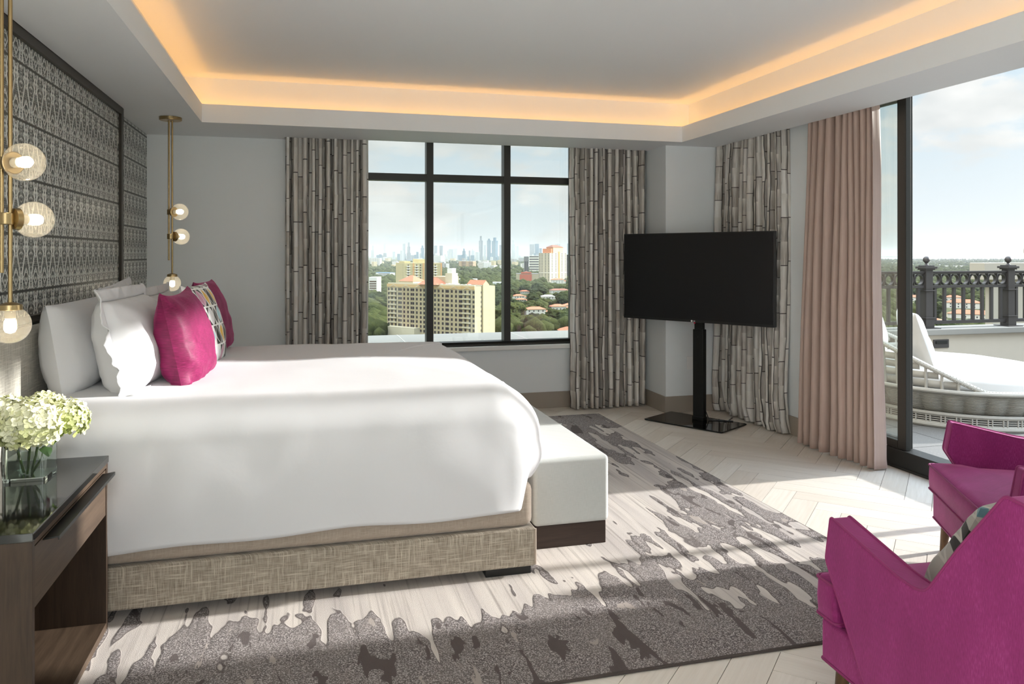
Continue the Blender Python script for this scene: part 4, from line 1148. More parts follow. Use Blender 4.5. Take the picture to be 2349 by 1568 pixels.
def f_ground(N):
    o = N.co()
    a = N.noise(o, 0.012, 5, 0.6); b = N.noise(o, 0.09, 4, 0.6)
    c = N.ramp(N.m('ADD', N.m('MULTIPLY', a, 0.5), N.m('MULTIPLY', b, 0.5)), [(0.35, rgb(52,60,38)), (0.5, rgb(78,82,54)), (0.6, rgb(112,108,84)), (0.72, rgb(160,152,134))])
    return N.bsdf(color=c, rough=0.95, spec=0.1)
M_GROUND = mat('suburb_ground', f_ground)
structure(MB().lathe([(0.0,GZ-1),(26000,GZ-1),(26000,GZ),(0.0,GZ)][1:3], 64).build('ground', M_GROUND, smooth=False))
wtr = plain('bay_water', rgb(196,206,210), 0.25, spec=0.5)
p0 = [gpos(1990,9800), gpos(2600,9800), gpos(2600,15500), gpos(1990,15500)]
structure(MB().add([(p.x,p.y,GZ+0.5) for p in p0], [(0,1,2,3)]).build('water', wtr, smooth=False))

def f_foliage(N):
    r = N.rand(); o = N.co()
    n = N.noise(o, 0.9, 4, 0.65); n2 = N.noise(o, 0.25, 2)
    t_ = N.m('ADD', N.m('MULTIPLY', n, 0.6), N.m('ADD', N.m('MULTIPLY', r, 0.25), N.m('MULTIPLY', n2, 0.15)))
    c = N.ramp(t_, [(0.25, rgb(24,30,17)), (0.45, rgb(44,52,26)), (0.6, rgb(66,70,34)), (0.8, rgb(104,104,52))])
    return N.bsdf(color=c, rough=0.9, spec=0.1, normal=N.bump(n, 1.0, 0.8))
M_FOL = mat('tree_foliage', f_foliage)
M_TRUNK = plain('tree_trunk', rgb(90,74,60), 0.9)
def crown_mb(r, seed, rough=0.28, sub=3, flat=0.75, c=(0,0,0)):
    bm = bmesh.new(); bmesh.ops.create_icosphere(bm, subdivisions=sub, radius=1)
    m = MB(); q = Vector((seed*3.3, seed, 0))
    vs = []
    for v in bm.verts:
        k = 1 + rough*noise.noise(v.co*1.6+q) + rough*0.8*noise.noise(v.co*4.1+q) + rough*0.4*noise.noise(v.co*9+q)
        vs.append((c[0]+v.co.x*r*k, c[1]+v.co.y*r*k, c[2]+v.co.z*r*k*flat))
    m.add(vs, [tuple(v.index for v in f.verts) for f in bm.faces]); bm.free()
    return m
protos = []
def tree_proto(seed, r, h):
    t = thing('tree', '', 'tree', (0,0,GZ))
    crown_mb(r, seed, 0.34, 4, 0.72, (0,0,GZ+h)).build('crown', M_FOL, t, ang=180)
    MB().tube([(0,0,GZ),(0.3,0.1,GZ+h*0.5),(0,0,GZ+h)], [0.5,0.4,0.3], 6).build('trunk', M_TRUNK, t)
    return t
def palm_proto():
    t = thing('palm', '', 'palm tree', (0,0,GZ)); h = 12
    MB().tube([(0,0,GZ),(0.3,0,GZ+h*0.5),(0.1,0,GZ+h)], [0.3,0.25,0.2], 6).build('trunk', M_TRUNK, t)
    cr = MB()
    for k in range(14):
        a = k*2.4; dd = Vector((math.cos(a), math.sin(a), 0)); up = 0.5+0.4*math.sin(k*1.7)
        sd = Vector((-dd.y, dd.x, 0))
        cr.grid(lambda u,v: Vector((0.1,0,GZ+h))+dd*3.2*v+Vector((0,0,2.2*up*v-3.0*v*v))+sd*(u-0.5)*1.0*math.sin(PI*min(1,0.15+v*0.85))+Vector((0,0,-0.5*abs(u-0.5))), 2, 6)
    cr.build('crown', M_FOL, t, ang=180)
    return t

M_TILE = plain('clay_tile_roof', rgb(186,116,86), 0.85, nz=0.15, nscale=1.5)
M_TILED = plain('brown_tile_roof', rgb(140,92,74), 0.85, nz=0.15, nscale=1.5)
M_WHWALL = plain('white_house_wall', rgb(226,222,212), 0.85, nz=0.03, nscale=1)
M_DARKWIN = plain('dark_window', rgb(56,52,56), 0.3)
M_CREAM = plain('cream_facade', rgb(180,166,134), 0.85, nz=0.03, nscale=0.3)
M_CREAM2 = plain('cream_trim', rgb(196,187,162), 0.85)
M_YEL = plain('yellow_facade', rgb(198,183,138), 0.85, nz=0.03, nscale=0.3)
M_ORANGE = plain('terracotta_facade', rgb(206,134,92), 0.85)
M_ROOFW = plain('white_flat_roof', rgb(226,224,218), 0.9)
M_GREYB = plain('grey_facade', rgb(120,116,116), 0.8)
M_REDP = plain('brick_red_panel', rgb(186,96,72), 0.85)

def corner3(pxL, pxC, pxR, d, kl):
    """ground plan of a block from three picture columns: its near corner at distance d, left end at d*kl"""
    c = gpos(pxC, d); l = gpos(pxL, d*kl); e = (l-c)
    n = Vector((-e.y, e.x)); n.normalize()
    if n.dot(c) < 0: n = -n
    rr = gpos(pxR, 1.0)
    # c + s n = k rr
    det = n.x*(-rr.y)+rr.x*n.y
    s = (-c.x*(-rr.y)-rr.x*c.y)/det
    return c, l, n, abs(s)
class Fac:
    """one wall of a building: origin at its lower left seen from outside"""
    def __init__(s, o, e, z0): s.o = Vector((o.x,o.y,0)); s.w = e.length; s.u = Vector((e.x,e.y,0)).normalized(); s.n = Vector((s.u.y,-s.u.x,0)); s.z0 = z0
    def p(s, a, z, out=0): return s.o + s.u*a + s.n*out + Vector((0,0,s.z0+z))
    def box(s, mb, a0, z0, a1, z1, o0, o1):
        vs = [s.p(a,z,o) for o in (o0,o1) for a,z in ((a0,z0),(a1,z0),(a1,z1),(a0,z1))]
        return mb.add(vs, [(0,3,2,1),(4,5,6,7),(0,1,5,4),(1,2,6,5),(2,3,7,6),(3,0,4,7)])
def block_mb(c, l, n, s, z0, z1, mb=None):
    mb = mb or MB(); P = [c, l, l+n*s, c+n*s]
    return mb.prism([tuple(p) for p in P], lambda x,y:(x,y,z0), lambda x,y:(x,y,z1))
def windows(parent, fac, spots, w, h, material, budget, name='window'):
    """each window its own part while the budget lasts, the rest one part"""
    rest = MB(); proto = None; used = 0
    for a, z in spots:
        if used < budget:
            if proto is None:
                m = MB(); fac.box(m, a-w/2, z, a+w/2, z+h, -0.05, 0.06); proto = m.build(name, material, parent, smooth=False); pa, pz = a, z
            else:
                o = proto.copy(); COL.objects.link(o); o.location = fac.u*(a-pa)+Vector((0,0,z-pz))
            used += 1
        else: fac.box(rest, a-w/2, z, a+w/2, z+h, -0.05, 0.06)
    if rest.v: tag(rest.build(name, material, parent, smooth=False), kind='stuff')
    return budget-used
def hip(mb, c, l, n, s, z0, h, ov=0.6):
    e = (c-l).normalized(); L = (c-l).length
    P = [l-e*ov-n*ov, c+e*ov-n*ov, c+e*ov+n*(s+ov), l-e*ov+n*(s+ov)]
    k = min(L, s)/2
    if L >= s: R = [l+e*k+n*s/2, c-e*k+n*s/2]; F = [(0,1,5,4),(1,2,5),(2,3,4,5),(3,0,4)]
    else: R = [(l+c)/2+n*k, (l+c)/2+n*(s-k)]; F = [(0,1,4),(1,2,5,4),(2,3,5),(3,0,4,5)]
    mb.add([(p.x,p.y,z0) for p in P]+[(p.x,p.y,z0+h) for p in R], F+[(3,2,1,0)])

# --- big cream apartment block
def cream_block():
    d = 526.0; c, l, n, s = corner3(888,1089,1135.5,d,1.104)
    zr = -20.6; e = c-l
    t = thing('apartment_block', 'big cream apartment block with red roof turrets, nearest in the city window', 'apartment building', ((c.x+l.x)/2,(c.y+l.y)/2,GZ))
    block_mb(c,l,n,s,GZ,zr).build('body', M_CREAM, t, smooth=False)
    f = Fac(l, e, GZ); H = zr-GZ; W = f.w; fl = 3.28
    # parapet band, piers and little pediments
    m = MB(); f.box(m, 0, H-2.2, W, H, 0, 0.25); m.build('parapet', plain('cream_band', rgb(204,172,122), 0.85), t, smooth=False)
    tr = MB()
    bays = [W*q for q in (0.085,0.235,0.385,0.635,0.78,0.925)]
    for b in bays:
        for sx in (-4.0,4.0): f.box(tr, b+sx-0.2, 4, b+sx+0.2, H-2.4, 0, 0.35)
        tr.add([f.p(b-4.2,H-2.4,0.4), f.p(b,H-0.3,0.4), f.p(b+4.2,H-2.4,0.4), f.p(b+3.6,H-2.6,0.4), f.p(b,H-0.9,0.4), f.p(b-3.6,H-2.6,0.4)], [(0,1,4,5),(1,2,3,4)])
    tr.build('pilaster_trim', M_CREAM2, t, smooth=False)
    cols = []
    for b in bays:
        cols += [b-5.6, b-2.0, b+2.0, b+5.6]
    for q in (0.50,): cols += [W*q]
    spots = [(a, H-4.9-fl*k) for k in range(10) for a in cols if 0.8 < a < W-0.8]
    windows(t, f, spots, 1.7, 1.9, M_DARKWIN, 100)
    bal = [(bays[0],), (bays[-1],)]
    for (b,) in bal:
        for k in range(10):
            m = MB(); f.box(m, b-4.6, H-6.0-fl*k, b+3.0, H-4.95-fl*k, 0, 0.9); m.build('balcony', M_CREAM2, t, smooth=False)
    # right hand wall with slender window slots and a raised gable bay
    g = Fac(c, n*s, GZ)
    m = MB(); g.box(m, s*0.36, 0, s*0.66, H+1.2, 0, 0.8)
    m.add([g.p(s*0.36,H+1.2,0.8), g.p(s*0.66,H+1.2,0.8), g.p(s*0.51,H+4.0,0.8), g.p(s*0.36,H+1.2,-14), g.p(s*0.66,H+1.2,-14), g.p(s*0.51,H+4.0,-14)], [(0,1,2)])
    m.build('gable_bay', M_CREAM, t, smooth=False)
    r = MB().add([g.p(s*0.34,H+1.0,1.0), g.p(s*0.51,H+4.1,1.0), g.p(s*0.68,H+1.0,1.0), g.p(s*0.34,H+1.0,-14), g.p(s*0.51,H+4.1,-14), g.p(s*0.68,H+1.0,-14)], [(0,1,4,3),(1,2,5,4)])
    r.build('gable_roof', M_TILE, t, smooth=False)
    windows(t, g, [(s*q, H-5-fl*k) for k in range(10) for q in (0.31,0.69)], 0.7, 1.5, M_DARKWIN, 0)
    # rear wing, stair tower and central turret roofs
    en = e.normalized()
    def sub(a0, a1, b0, b1, z0, z1, name, mt):
        q0 = l+en*a0+n*b0
        return block_mb(l+en*a1+n*b0, l+en*a0+n*b0, n, b1-b0, z0, z1).build(name, mt, t, smooth=False)
    sub(W*0.43, W*0.60, 8, 22, zr, zr+6.0, 'penthouse', M_CREAM)
    sub(W*0.60, W*0.675, 8, 14, zr, zr+8.5, 'stair_tower', M_CREAM2)
    sub(W*0.61, W*0.665, 9, 13, zr+8.5, zr+12.0, 'tower_tank', M_ROOFW)
    h = MB(); hip(h, l+en*W*0.61-n*2, l+en*W*0.40-n*2, n, 12, zr+0.4, 5.0); h.build('turret_roof', M_TILE, t, smooth=False)
    h = MB(); hip(h, l+en*W*0.20+n*10, l+en*W*0.03+n*10, n, 12, zr+1.8, 4.2); h.build('turret_roof', M_TILE, t, smooth=False)
    sub(W*0.03, W*0.20, 10, 22, zr, zr+1.8, 'turret_base', M_CREAM2)
    sub(0.5, W-0.5, 0.5, 1.2, zr, zr+0.9, 'roof_parapet', M_CREAM2)
    pl = MB(); rr = random.Random(3)
    for k in range(40):
        a = W*rr.uniform(0.25,0.93); b = rr.uniform(2,9); q = l+en*a+n*b; w = rr.uniform(0.5,1.3)
        pl.box((q.x-w,q.y-w,zr),(q.x+w,q.y+w,zr+rr.uniform(0.6,1.4)))
    tag(pl.build('roof_unit', M_ROOFW, t, smooth=False), kind='stuff')
    po = MB(); f.box(po, 0, 0, W*0.4, 8.2, 0, 6.0); po.build('podium', M_CREAM2, t, smooth=False)
cream_block()

# --- yellow slab tower behind it
def yellow_tower():
    d = 930.0; c, l, n, s = corner3(908,928,1014,d,1.06)
    zr = zat(603,d)
    t = thing('apartment_block', 'pale yellow apartment tower with white balconies, left of the first window bar', 'apartment building', (c.x,c.y,GZ))
    block_mb(c,l,n,s,GZ,zr).build('body', M_YEL, t, smooth=False)
    g = Fac(c, n*s, GZ); H = zr-GZ; fl = 3.1
    og = MB()
    for q in (0.235,0.50,0.98): g.box(og, s*q-0.9, 0, s*q+0.9, H, 0, 0.3)
    og.build('ochre_stripe', plain('ochre_stripe', rgb(214,164,108), 0.85), t, smooth=False)
    spots = [(s*q, H-3.4-fl*k) for k in range(16) for q in (0.10,0.32,0.42,0.56,0.66,0.82)]
    windows(t, g, spots, 1.6, 1.5, M_DARKWIN, 60)
    bal = MB()
    for k in range(16):
        for q in (0.10,0.32,0.66,0.82): g.box(bal, s*q-2.2, H-4.6-fl*k, s*q+2.2, H-3.6-fl*k, 0, 1.0)
    tag(bal.build('balcony', M_WHWALL, t, smooth=False), kind='stuff')
    f = Fac(l, c-l, GZ)
    windows(t, f, [(f.w*0.82, H-3.4-fl*k) for k in range(16)], 1.3, 1.4, M_DARKWIN, 0)
    for q0, q1, h in ((0.02,0.18,2.0),(0.40,0.60,4.5)):
        block_mb(c+n*s*q0-(c-l)*0.1, c+n*s*q0-(c-l)*0.7, n, s*(q1-q0), zr, zr+h).build('penthouse', M_YEL, t, smooth=False)
yellow_tower()

# --- terracotta crowned tower
def terra_tower():
    d = 1700.0; c, l, n, s = corner3(1236,1261,1300,d,1.012)
    zr = zat(580,d); H = zr-GZ
    t = thing('apartment_tower', 'tall cream tower with terracotta crown in the right pane of the city window', 'apartment building', (c.x,c.y,GZ))
    block_mb(c,l,n,s,GZ,zr).build('body', M_CREAM2, t, smooth=False)
    e = (l-c)
    block_mb(c+e*0.04+n*s*0.10, c+e*0.80+n*s*0.10, n, s*0.62, zr, zat(570,d)).build('crown_tier', M_ORANGE, t, smooth=False)
    block_mb(c+e*0.0+n*s*0.2, c+e*0.62+n*s*0.2, n, s*0.58, zr, zat(567,d)).build('crown_tier', plain('peach_facade', rgb(232,196,150), 0.85), t, smooth=False)
    h = MB(); hip(h, c+e*0.0+n*s*0.18, c+e*0.66+n*s*0.18, n, s*0.62, zat(567,d), 5.5, 1.0); h.build('crown_roof', M_TILED, t, smooth=False)
    g = Fac(c, n*s, GZ); f = Fac(l, c-l, GZ); fl = (zr-zat(638,d))/16
    og = MB(); g.box(og, s*0.50, 0, s*0.58, H+3, 0, 0.6); og.build('orange_stripe', plain('orange_stripe', rgb(222,152,92), 0.85), t, smooth=False)
    windows(t, g, [(s*q, H-fl*(k+0.8)) for k in range(18) for q in (0.14,0.36,0.72,0.92)], 3.6, fl*0.5, M_DARKWIN, 50)
    windows(t, f, [(f.w*q, H-fl*(k+0.8)) for k in range(18) for q in (0.10,0.30,0.62,0.90)], 2.6, fl*0.5, M_DARKWIN, 30)
    ws = MB(); g.box(ws, 0, zat(626,d)-GZ, s, zat(625,d)-GZ, 0, 0.5); f.box(ws, 0, zat(626,d)-GZ, f.w, zat(625,d)-GZ, 0, 0.5); ws.build('belt_course', M_WHWALL, t, smooth=False)
terra_tower()

def f_facade(col, win, sx, sz, fr=0.5, horiz=False):
    def f(N):
        o = N.co(); x, y, z = N.sep(o)
        a = N.m('FRACT', N.m('MULTIPLY', N.m('ADD', x, N.m('MULTIPLY', y, 0.73)), 1.0/sx)); b = N.m('FRACT', N.m('MULTIPLY', z, 1.0/sz))
        wz = N.m('LESS_THAN', b, fr); wx = N.m('LESS_THAN', a, 0.62)
        k = wz if horiz else N.m('MULTIPLY', wz, wx)
        # no windows on the roof
        nz = N.sep(N.n('ShaderNodeNewGeometry', None, 'Normal'))[2]
        k = N.m('MULTIPLY', k, N.m('LESS_THAN', nz, 0.5))
        return N.bsdf(color=N.mix(k, col, win), rough=0.6, spec=0.3)
    return f
M_SK = [mat('tower_facade_%s' % nm, f_facade(c_, w_, 7, 6.5, 0.5)) for nm, c_, w_ in (('pale', rgb(206,208,206), rgb(150,160,166)), ('blue', rgb(120,142,154), rgb(88,112,128)), ('grey', rgb(156,160,162), rgb(112,122,130)), ('white', rgb(228,226,220), rgb(150,156,160)))]
M_LOW = [mat('block_facade_%s' % nm, f_facade(c_, w_, 5, 3.4, 0.5)) for nm, c_, w_ in (('white', rgb(224,221,213), rgb(130,130,132)), ('cream', rgb(222,204,164), rgb(140,126,108)), ('grey', rgb(180,178,174), rgb(112,110,112)))]
M_STRIPE = mat('striped_office', f_facade(rgb(226,220,204), rgb(84,80,80), 5, 7.5, 0.45, True))

def tower(px0, px1, py, d, mt, label, name='skyscraper', cat='skyscraper', split=0.5, kl=1.01, group=None, top=0, mast=0):
    c, l, n, s = corner3(px0, px0+(px1-px0)*split, px1, d, kl)
    s = max(8, min(s, 60))
    t = thing(name, label, cat, (c.x,c.y,GZ), 0, group)
    zr = zat(py, d)
    block_mb(c,l,n,s,GZ,zr).build('body', mt, t, smooth=False)
    e = l-c
    if top: block_mb(c+e*0.25+n*s*0.25, c+e*0.75+n*s*0.25, n, s*0.5, zr, zr+top).build('crown', mt, t, smooth=False)
    if mast: MB().tube([((c.x+l.x)/2,(c.y+l.y)/2,zr),((c.x+l.x)/2,(c.y+l.y)/2,zr+mast)], 1.2, 6).build('mast', M_GREYB, t)
    return t
SKY_T = [
 (879.5,888.5,559,3,'slender white tower standing alone at the left of the hazy skyline',0.45,0),
 (923,930,558.5,0,'slender two-tone tower left of the first window bar, tallest of its pair',0.35,0),
 (934,941,565,2,'stepped grey tower with a pointed top left of the first window bar',0.5,14),
 (965,973,568,1,'blue glass tower just left of the first window bar',0.4,8),
 (851,862,573,0,'pale tower at the far left edge of the skyline, beside the curtain',0.6,16),
 (995.5,1003,563,2,'grey square tower just right of the first window bar',0.6,0),
 (1008,1016,563,2,'grey square tower, second right of the first window bar',0.6,0),
 (1029,1039.5,571,0,'broad pale tower left of its striped neighbour in the middle pane',0.7,0),
 (1040,1049.5,570,3,'broad pale tower with a flat top in the middle pane, right of its twin',0.5,0),
 (1060.5,1068,575,1,'small blue tower standing alone near the middle of the skyline',0.5,8),
 (1075,1079,574,2,'thin dark tower in the middle pane, left of a stepped one',0.4,0),
 (1081,1087,574.5,0,'small stepped pale tower in the middle pane',0.5,6),
 (1098.5,1107.5,551.5,2,'tall grey tower with a spiked top, leftmost of the three tallest',0.6,16),
 (1108.5,1115,561.5,0,'pale tower between the two tallest grey ones',0.5,0),
 (1117,1126,551,1,'tall rounded blue tower in the middle of the three tallest',0.5,6),
 (1128,1142,552,1,'broad blue glass tower, rightmost of the three tallest',0.6,12),
 (1145,1150,561.5,2,'narrow tower beside the second window bar',0.5,0),
 (1173,1181,560,0,'pale slab tower just right of the second window bar',0.7,14),
 (1182,1190,563.5,3,'white ribbed tower in the right pane, right of the pale slab',0.5,0),
 (1215,1226.5,560,2,'wide grey slab tower in the middle of the right pane',0.9,0),
 (1227,1236.5,559,1,'blue slab tower joined to the wide grey slab',0.2,0),
 (1273,1285,559,0,'pale open framed tower rising behind the terracotta crown',0.5,0),
 (1301,1311,558,1,'blue tower at the right edge of the city window',0.5,0),
 (1237,1243,569,1,'small blue tower left of the terracotta crown',0.5,0),
]
for (a,b,py,mi,lab,sp,top) in SKY_T:
    tower(a,b,py,8300+300*math.sin(a),M_SK[mi],lab,split=sp,top=top*3.0 if top else 0, mast=0)
rr = random.Random(21)
for k in range(64):
    px = rr.uniform(846,1312) ; d = rr.uniform(7000,9200); w = rr.uniform(4,11); py = rr.uniform(574,590)
    if 1236 < px < 1300: continue
    tower(px,px+w,py,d,M_SK[rr.choice((0,1,2,3,0))],'one of the many low hazy blocks crowding the foot of the skyline',group='low blocks of the skyline',split=rr.uniform(0.3,0.7))
for k in range(60):
    d = rr.uniform(3000,6500); px = rr.uniform(846,1312); w = rr.uniform(8,22)*3800/d; py = HY+(1.45-GZ-rr.uniform(12,34))*FF/d
    if 1230 < px+w and px < 1304: continue
    tower(px,px+w,py,d,M_LOW[rr.choice((0,0,1,2))],'one of the scattered pale midrise blocks between the trees and the skyline','midrise_block','building',split=rr.uniform(0.3,0.8),group='midrise blocks before the skyline')
def low(px0,px1,py,d,mt,label,split=0.8,kl=1.02,s=None,name='building',roof=None):
    c,l,n,s0 = corner3(px0,px0+(px1-px0)*split,px1,d,kl)
    t = thing(name,label,'building',(c.x,c.y,GZ)); zr = zat(py,d)
    sd = min(s0, 70) if s is None else s
    block_mb(c,l,n,sd,GZ,zr).build('body',mt,t,smooth=False)
    block_mb(c,l,n,sd,zr,zr+0.8).build('roof',roof or M_ROOFW,t,smooth=False)
    return t,c,l,n,sd,zr
low(849,876,592,3900,M_LOW[0],'long white block among dark trees at the left edge of the city window')
t,c,l,n,sd,zr = low(1052,1092,599,3300,mat('tan_facade',f_facade(rgb(190,160,124),rgb(110,96,88),6,4,0.55)),'long tan block with rows of dark bays in the middle pane',0.82)
low(1097,1127,601.5,3100,M_LOW[0],'white block with a stepped side in the middle pane, above the trees',0.4)
low(995,1021,586,4400,M_SK[3],'white block with vertical stripes behind the yellow tower',0.6)
low(862,906,626,1870,M_LOW[0],'long low white building with a blue roof band at the left',0.75,roof=plain('blue_roof',rgb(120,160,214),0.7))
t,c,l,n,sd,zr = low(846,891,637,1090,M_WHWALL,'white building with a dark brown balcony wing at the left edge of the city window',0.42,1.0,s=34)
f = Fac(l, c-l, GZ); m = MB()
for k in range(7): f.box(m, 1, zr-GZ-6-3.2*k, f.w-1, zr-GZ-4.1-3.2*k, 0, 0.2)
m.build('balcony_bay', plain('brown_balcony', rgb(96,72,52), 0.8), t, smooth=False)
g = Fac(c, n*sd, GZ)
windows(t, g, [(sd*q, zr-GZ-4-3.2*k) for k in range(7) for q in (0.2,0.5,0.8)], 1.3, 1.5, M_DARKWIN, 21)
t,c,l,n,sd,zr = low(1033,1097,640.5,1700,M_WHWALL,'long low white store with a red sign above the cream roof',0.95,1.0,s=30)
f = Fac(l, c-l, GZ); m = MB(); f.box(m, f.w*0.52, zr-GZ-4.6, f.w*0.66, zr-GZ-0.6, 0.1, 0.5); m.build('sign', plain('red_sign',rgb(214,74,84),0.6), t, smooth=False)
t,c,l,n,sd,zr = low(1130,1156,648,1380,plain('pale_grey_wall',rgb(206,206,206),0.85),'pale grey building with round black windows by the second window bar',0.9,1.0,s=20)
f = Fac(l, c-l, GZ)
windows(t, f, [(f.w*q, zr-GZ-7) for q in (0.2,0.45,0.7,0.92)], 1.6, 1.8, M_DARKWIN, 4)
low(1215,1238,586.5,2300,M_STRIPE,'white office block with dark horizontal window bands left of the terracotta tower',0.9,1.0,s=40)
t,c,l,n,sd,zr = low(1202,1214,588,2250,M_GREYB,'grey slab with two tall dark window strips in the right pane',0.9,1.0,s=20)
f = Fac(l, c-l, GZ); m = MB(); f.box(m,f.w*0.15,5,f.w*0.45,zr-GZ-14,0,0.3); f.box(m,f.w*0.55,5,f.w*0.85,zr-GZ-14,0,0.3); m.build('window_strip',M_DARKWIN,t,smooth=False)
t,c,l,n,sd,zr = low(1300,1313,584,1850,plain('dark_glass_tower',rgb(66,62,66),0.5),'dark glass tower with a white crown at the right edge of the city window',0.95,1.0,s=30)
block_mb(c,l,n,30,zr-7,zr+0.5).build('crown',M_WHWALL,t,smooth=False)
t,c,l,n,sd,zr = low(1184,1237,628,1650,plain('khaki_wall',rgb(176,164,136),0.85),'low khaki hall with a brick red front panel before the terracotta tower',0.97,1.0,s=40,roof=M_GREYB)
f = Fac(l, c-l, GZ); m = MB(); f.box(m,f.w*0.16,2,f.w*0.70,zr-GZ-1,0,0.4); m.build('front_panel',M_REDP,t,smooth=False)
h = MB(); hip(h, l+(c-l)*0.72, l+(c-l)*0.2, n, 30, zr, 6, 0.5); h.build('gable_roof', M_TILED, t, smooth=False)
block_mb(l+(c-l)*0.68, l+(c-l)*0.22, n, 6, zr, zr+4).build('gable_front', M_REDP, t, smooth=False)

# --- villas among the trees
def villa(px, py, w, dep, h, roof, label, yaw=0.0, wing=True, wmat=None, d=None):
    d = d or dground(py); p = gpos(px, d)
    t = thing('villa', label, 'house', (p.x,p.y,GZ))
    base = math.atan2(-p.x, p.y)+yaw
    e = Vector((math.cos(base), math.sin(base))); n = Vector((-e.y, e.x))
    l, c = p-e*w/2, p+e*w/2
    block_mb(c,l,n,dep,GZ,GZ+h).build('walls', wmat or M_WHWALL, t, smooth=False)
    r = MB(); hip(r, c,l,n,dep,GZ+h,min(w,dep)*0.22,0.8); r.build('roof', roof, t, smooth=False)
    f = Fac(l, c-l, GZ)
    windows(t, f, [(w*q, z) for z in ([1.0,4.0] if h > 5 else [1.0]) for q in (0.15,0.38,0.62,0.85)], 1.2, 1.5, M_DARKWIN, 8)
    if wing:
        block_mb(c+e*w*0.35+n*dep*0.2, c+n*dep*0.2, n, dep*0.6, GZ, GZ+h*0.6).build('wing', wmat or M_WHWALL, t, smooth=False)
        r = MB(); hip(r, c+e*w*0.35+n*dep*0.2, c+n*dep*0.2, n, dep*0.6, GZ+h*0.6, dep*0.12, 0.6); r.build('wing_roof', roof, t, smooth=False)
    return t
VILLAS = [(1230,724,20,11,6.5,M_TILE,'two storey white villa with an orange hip roof at the centre of the right pane'),
 (1282,712,17,11,4.5,M_TILE,'low orange roofed house right of the two storey white villa'),
 (1191,684,16,10,3.5,M_TILE,'orange roofed house beside the second window bar'),
 (1197,692,12,8,3.0,M_TILE,'small orange roofed house with a white porch, below the orange one beside the bar'),
 (1204,673,14,9,3.5,M_TILE,'small bright orange roofed house among trees in the right pane'),
 (1258,686,17,9,4,M_ROOFW,'flat white roofed house above the two storey villa'),
 (1285,672,30,12,4.5,M_TILED,'long brown roofed house with white walls at the right of the city window'),
 (1280,650,26,14,8,M_TILE,'orange roofed white house at the foot of the terracotta tower'),
 (1309,767,16,12,3,M_TILE,'orange roof cut off by the curtain just above the window ledge'),
 (1308,708,14,10,4,M_TILE,'orange roofed house half behind the right curtain of the city window')]
for v in VILLAS: villa(*v, yaw=0.25)
RV = [(2208,707,34,16,6.5,M_TILE,'long orange roofed villa seen between the railing balusters'),
 (2228,731,40,16,4.5,M_TILE,'low orange roofed villa lowest between the railing balusters'),
 (2186,690,20,11,5,M_TILE,'pale walled orange roofed house between the railing balusters, left of centre'),
 (2100,690,26,12,5,M_TILE,'orange roofed house left of the railing post, beside the door'),
 (2104,738,22,12,4,M_TILE,'orange roofed house low beside the door stile')]
for v in RV: villa(*v, yaw=-0.1)
for (a,b,py,dd,lab) in ((2172,2192,609.5,3500,'long white block in the distant woods above the railing, left of its twin'),(2199,2222,609.5,3450,'long white block in the distant woods above the railing, right of its twin'),(2143,2165,606.5,4200,'pale cluster of roofs in the distant woods above the left railing post')):
    low(a,b,py,dd,M_LOW[0],lab,0.9,1.0,s=25)

# --- trees
T1 = tree_proto(1,6.5,8.5); T2 = tree_proto(5,5.2,7.0); T3 = tree_proto(9,7.5,9.5); P1 = palm_proto()
TREE = {}
for o in (T1,T2,T3,P1): TREE[o.name] = list(o.children)
LAB = {T1.name:'broad dark green tree, one of many round the houses below', T2.name:'smaller rounded tree, one of many round the houses below', T3.name:'large spreading tree, one of many round the houses below', P1.name:'palm with a thin pale trunk, one of several among the villas'}
GRP = {T1.name:'broad trees below the tower', T2.name:'smaller trees below the tower', T3.name:'large trees below the tower', P1.name:'palms among the villas'}
foot = [o for o in bpy.data.objects if o.get('category') in ('house','building','apartment building')]
blocked = []
for (px,py,w,dep,h,rf,lab) in VILLAS+RV:
    p = gpos(px,dground(py)); blocked.append((p.x,p.y,max(w,dep)*0.62))
    q = p*0.975; blocked.append((q.x,q.y,w*0.5))
VIEW = [(px, py, w*1.25/2*FF/dground(py), dground(py)) for (px,py,w,dep,h,rf,lab) in VILLAS+RV]
def free(x,y,r,top=0,px=0,d=1):
    if top:
        pt = HY+(1.45-top)*FF/d; rp = r*0.8*FF/d
        for vx,vy,vw,vd in VIEW:
            if d < vd and abs(px-vx) < vw+rp and pt < vy-3: return False
    return all((x-a)**2+(y-b)**2 > (c+r*0.5)**2 for a,b,c in blocked)
def instance(px0,px1,d0,d1,n,seed,excl=()):
    rr = random.Random(seed); k = 0; tries = 0
    while k < n and tries < n*8:
        tries += 1
        d = d0+(d1-d0)*rr.random()**0.8; px = rr.uniform(px0,px1)
        if any(a < px < b and e < d < g for a,b,e,g in excl): continue
        p = gpos(px,d)
        src = rr.choice((T1,T2,T3,T1,T2,P1) if rr.random() < 0.5 else (T1,T2,T3))
        s = rr.uniform(0.75,1.25)
        if not free(p.x,p.y,6*s,GZ+(13 if src is P1 else 12.5)*s,px,d): continue
        blocked.append((p.x,p.y,2.2*s))
        dup(src,(p.x,p.y,GZ*1.0),rr.uniform(0,6.28),LAB[src.name],GRP[src.name],s,TREE)
        k += 1
EX = ((875,1145,440,640),(900,1025,900,1000),(840,895,1040,1150))
instance(1138,1318,560,1250,135,3,EX)
instance(846,890,560,1000,22,4,EX)
instance(2090,2270,420,1300,110,5)
for o in (T1,T2,T3,P1):
    for ch in TREE[o.name]: bpy.data.objects.remove(ch)
    bpy.data.objects.remove(o)
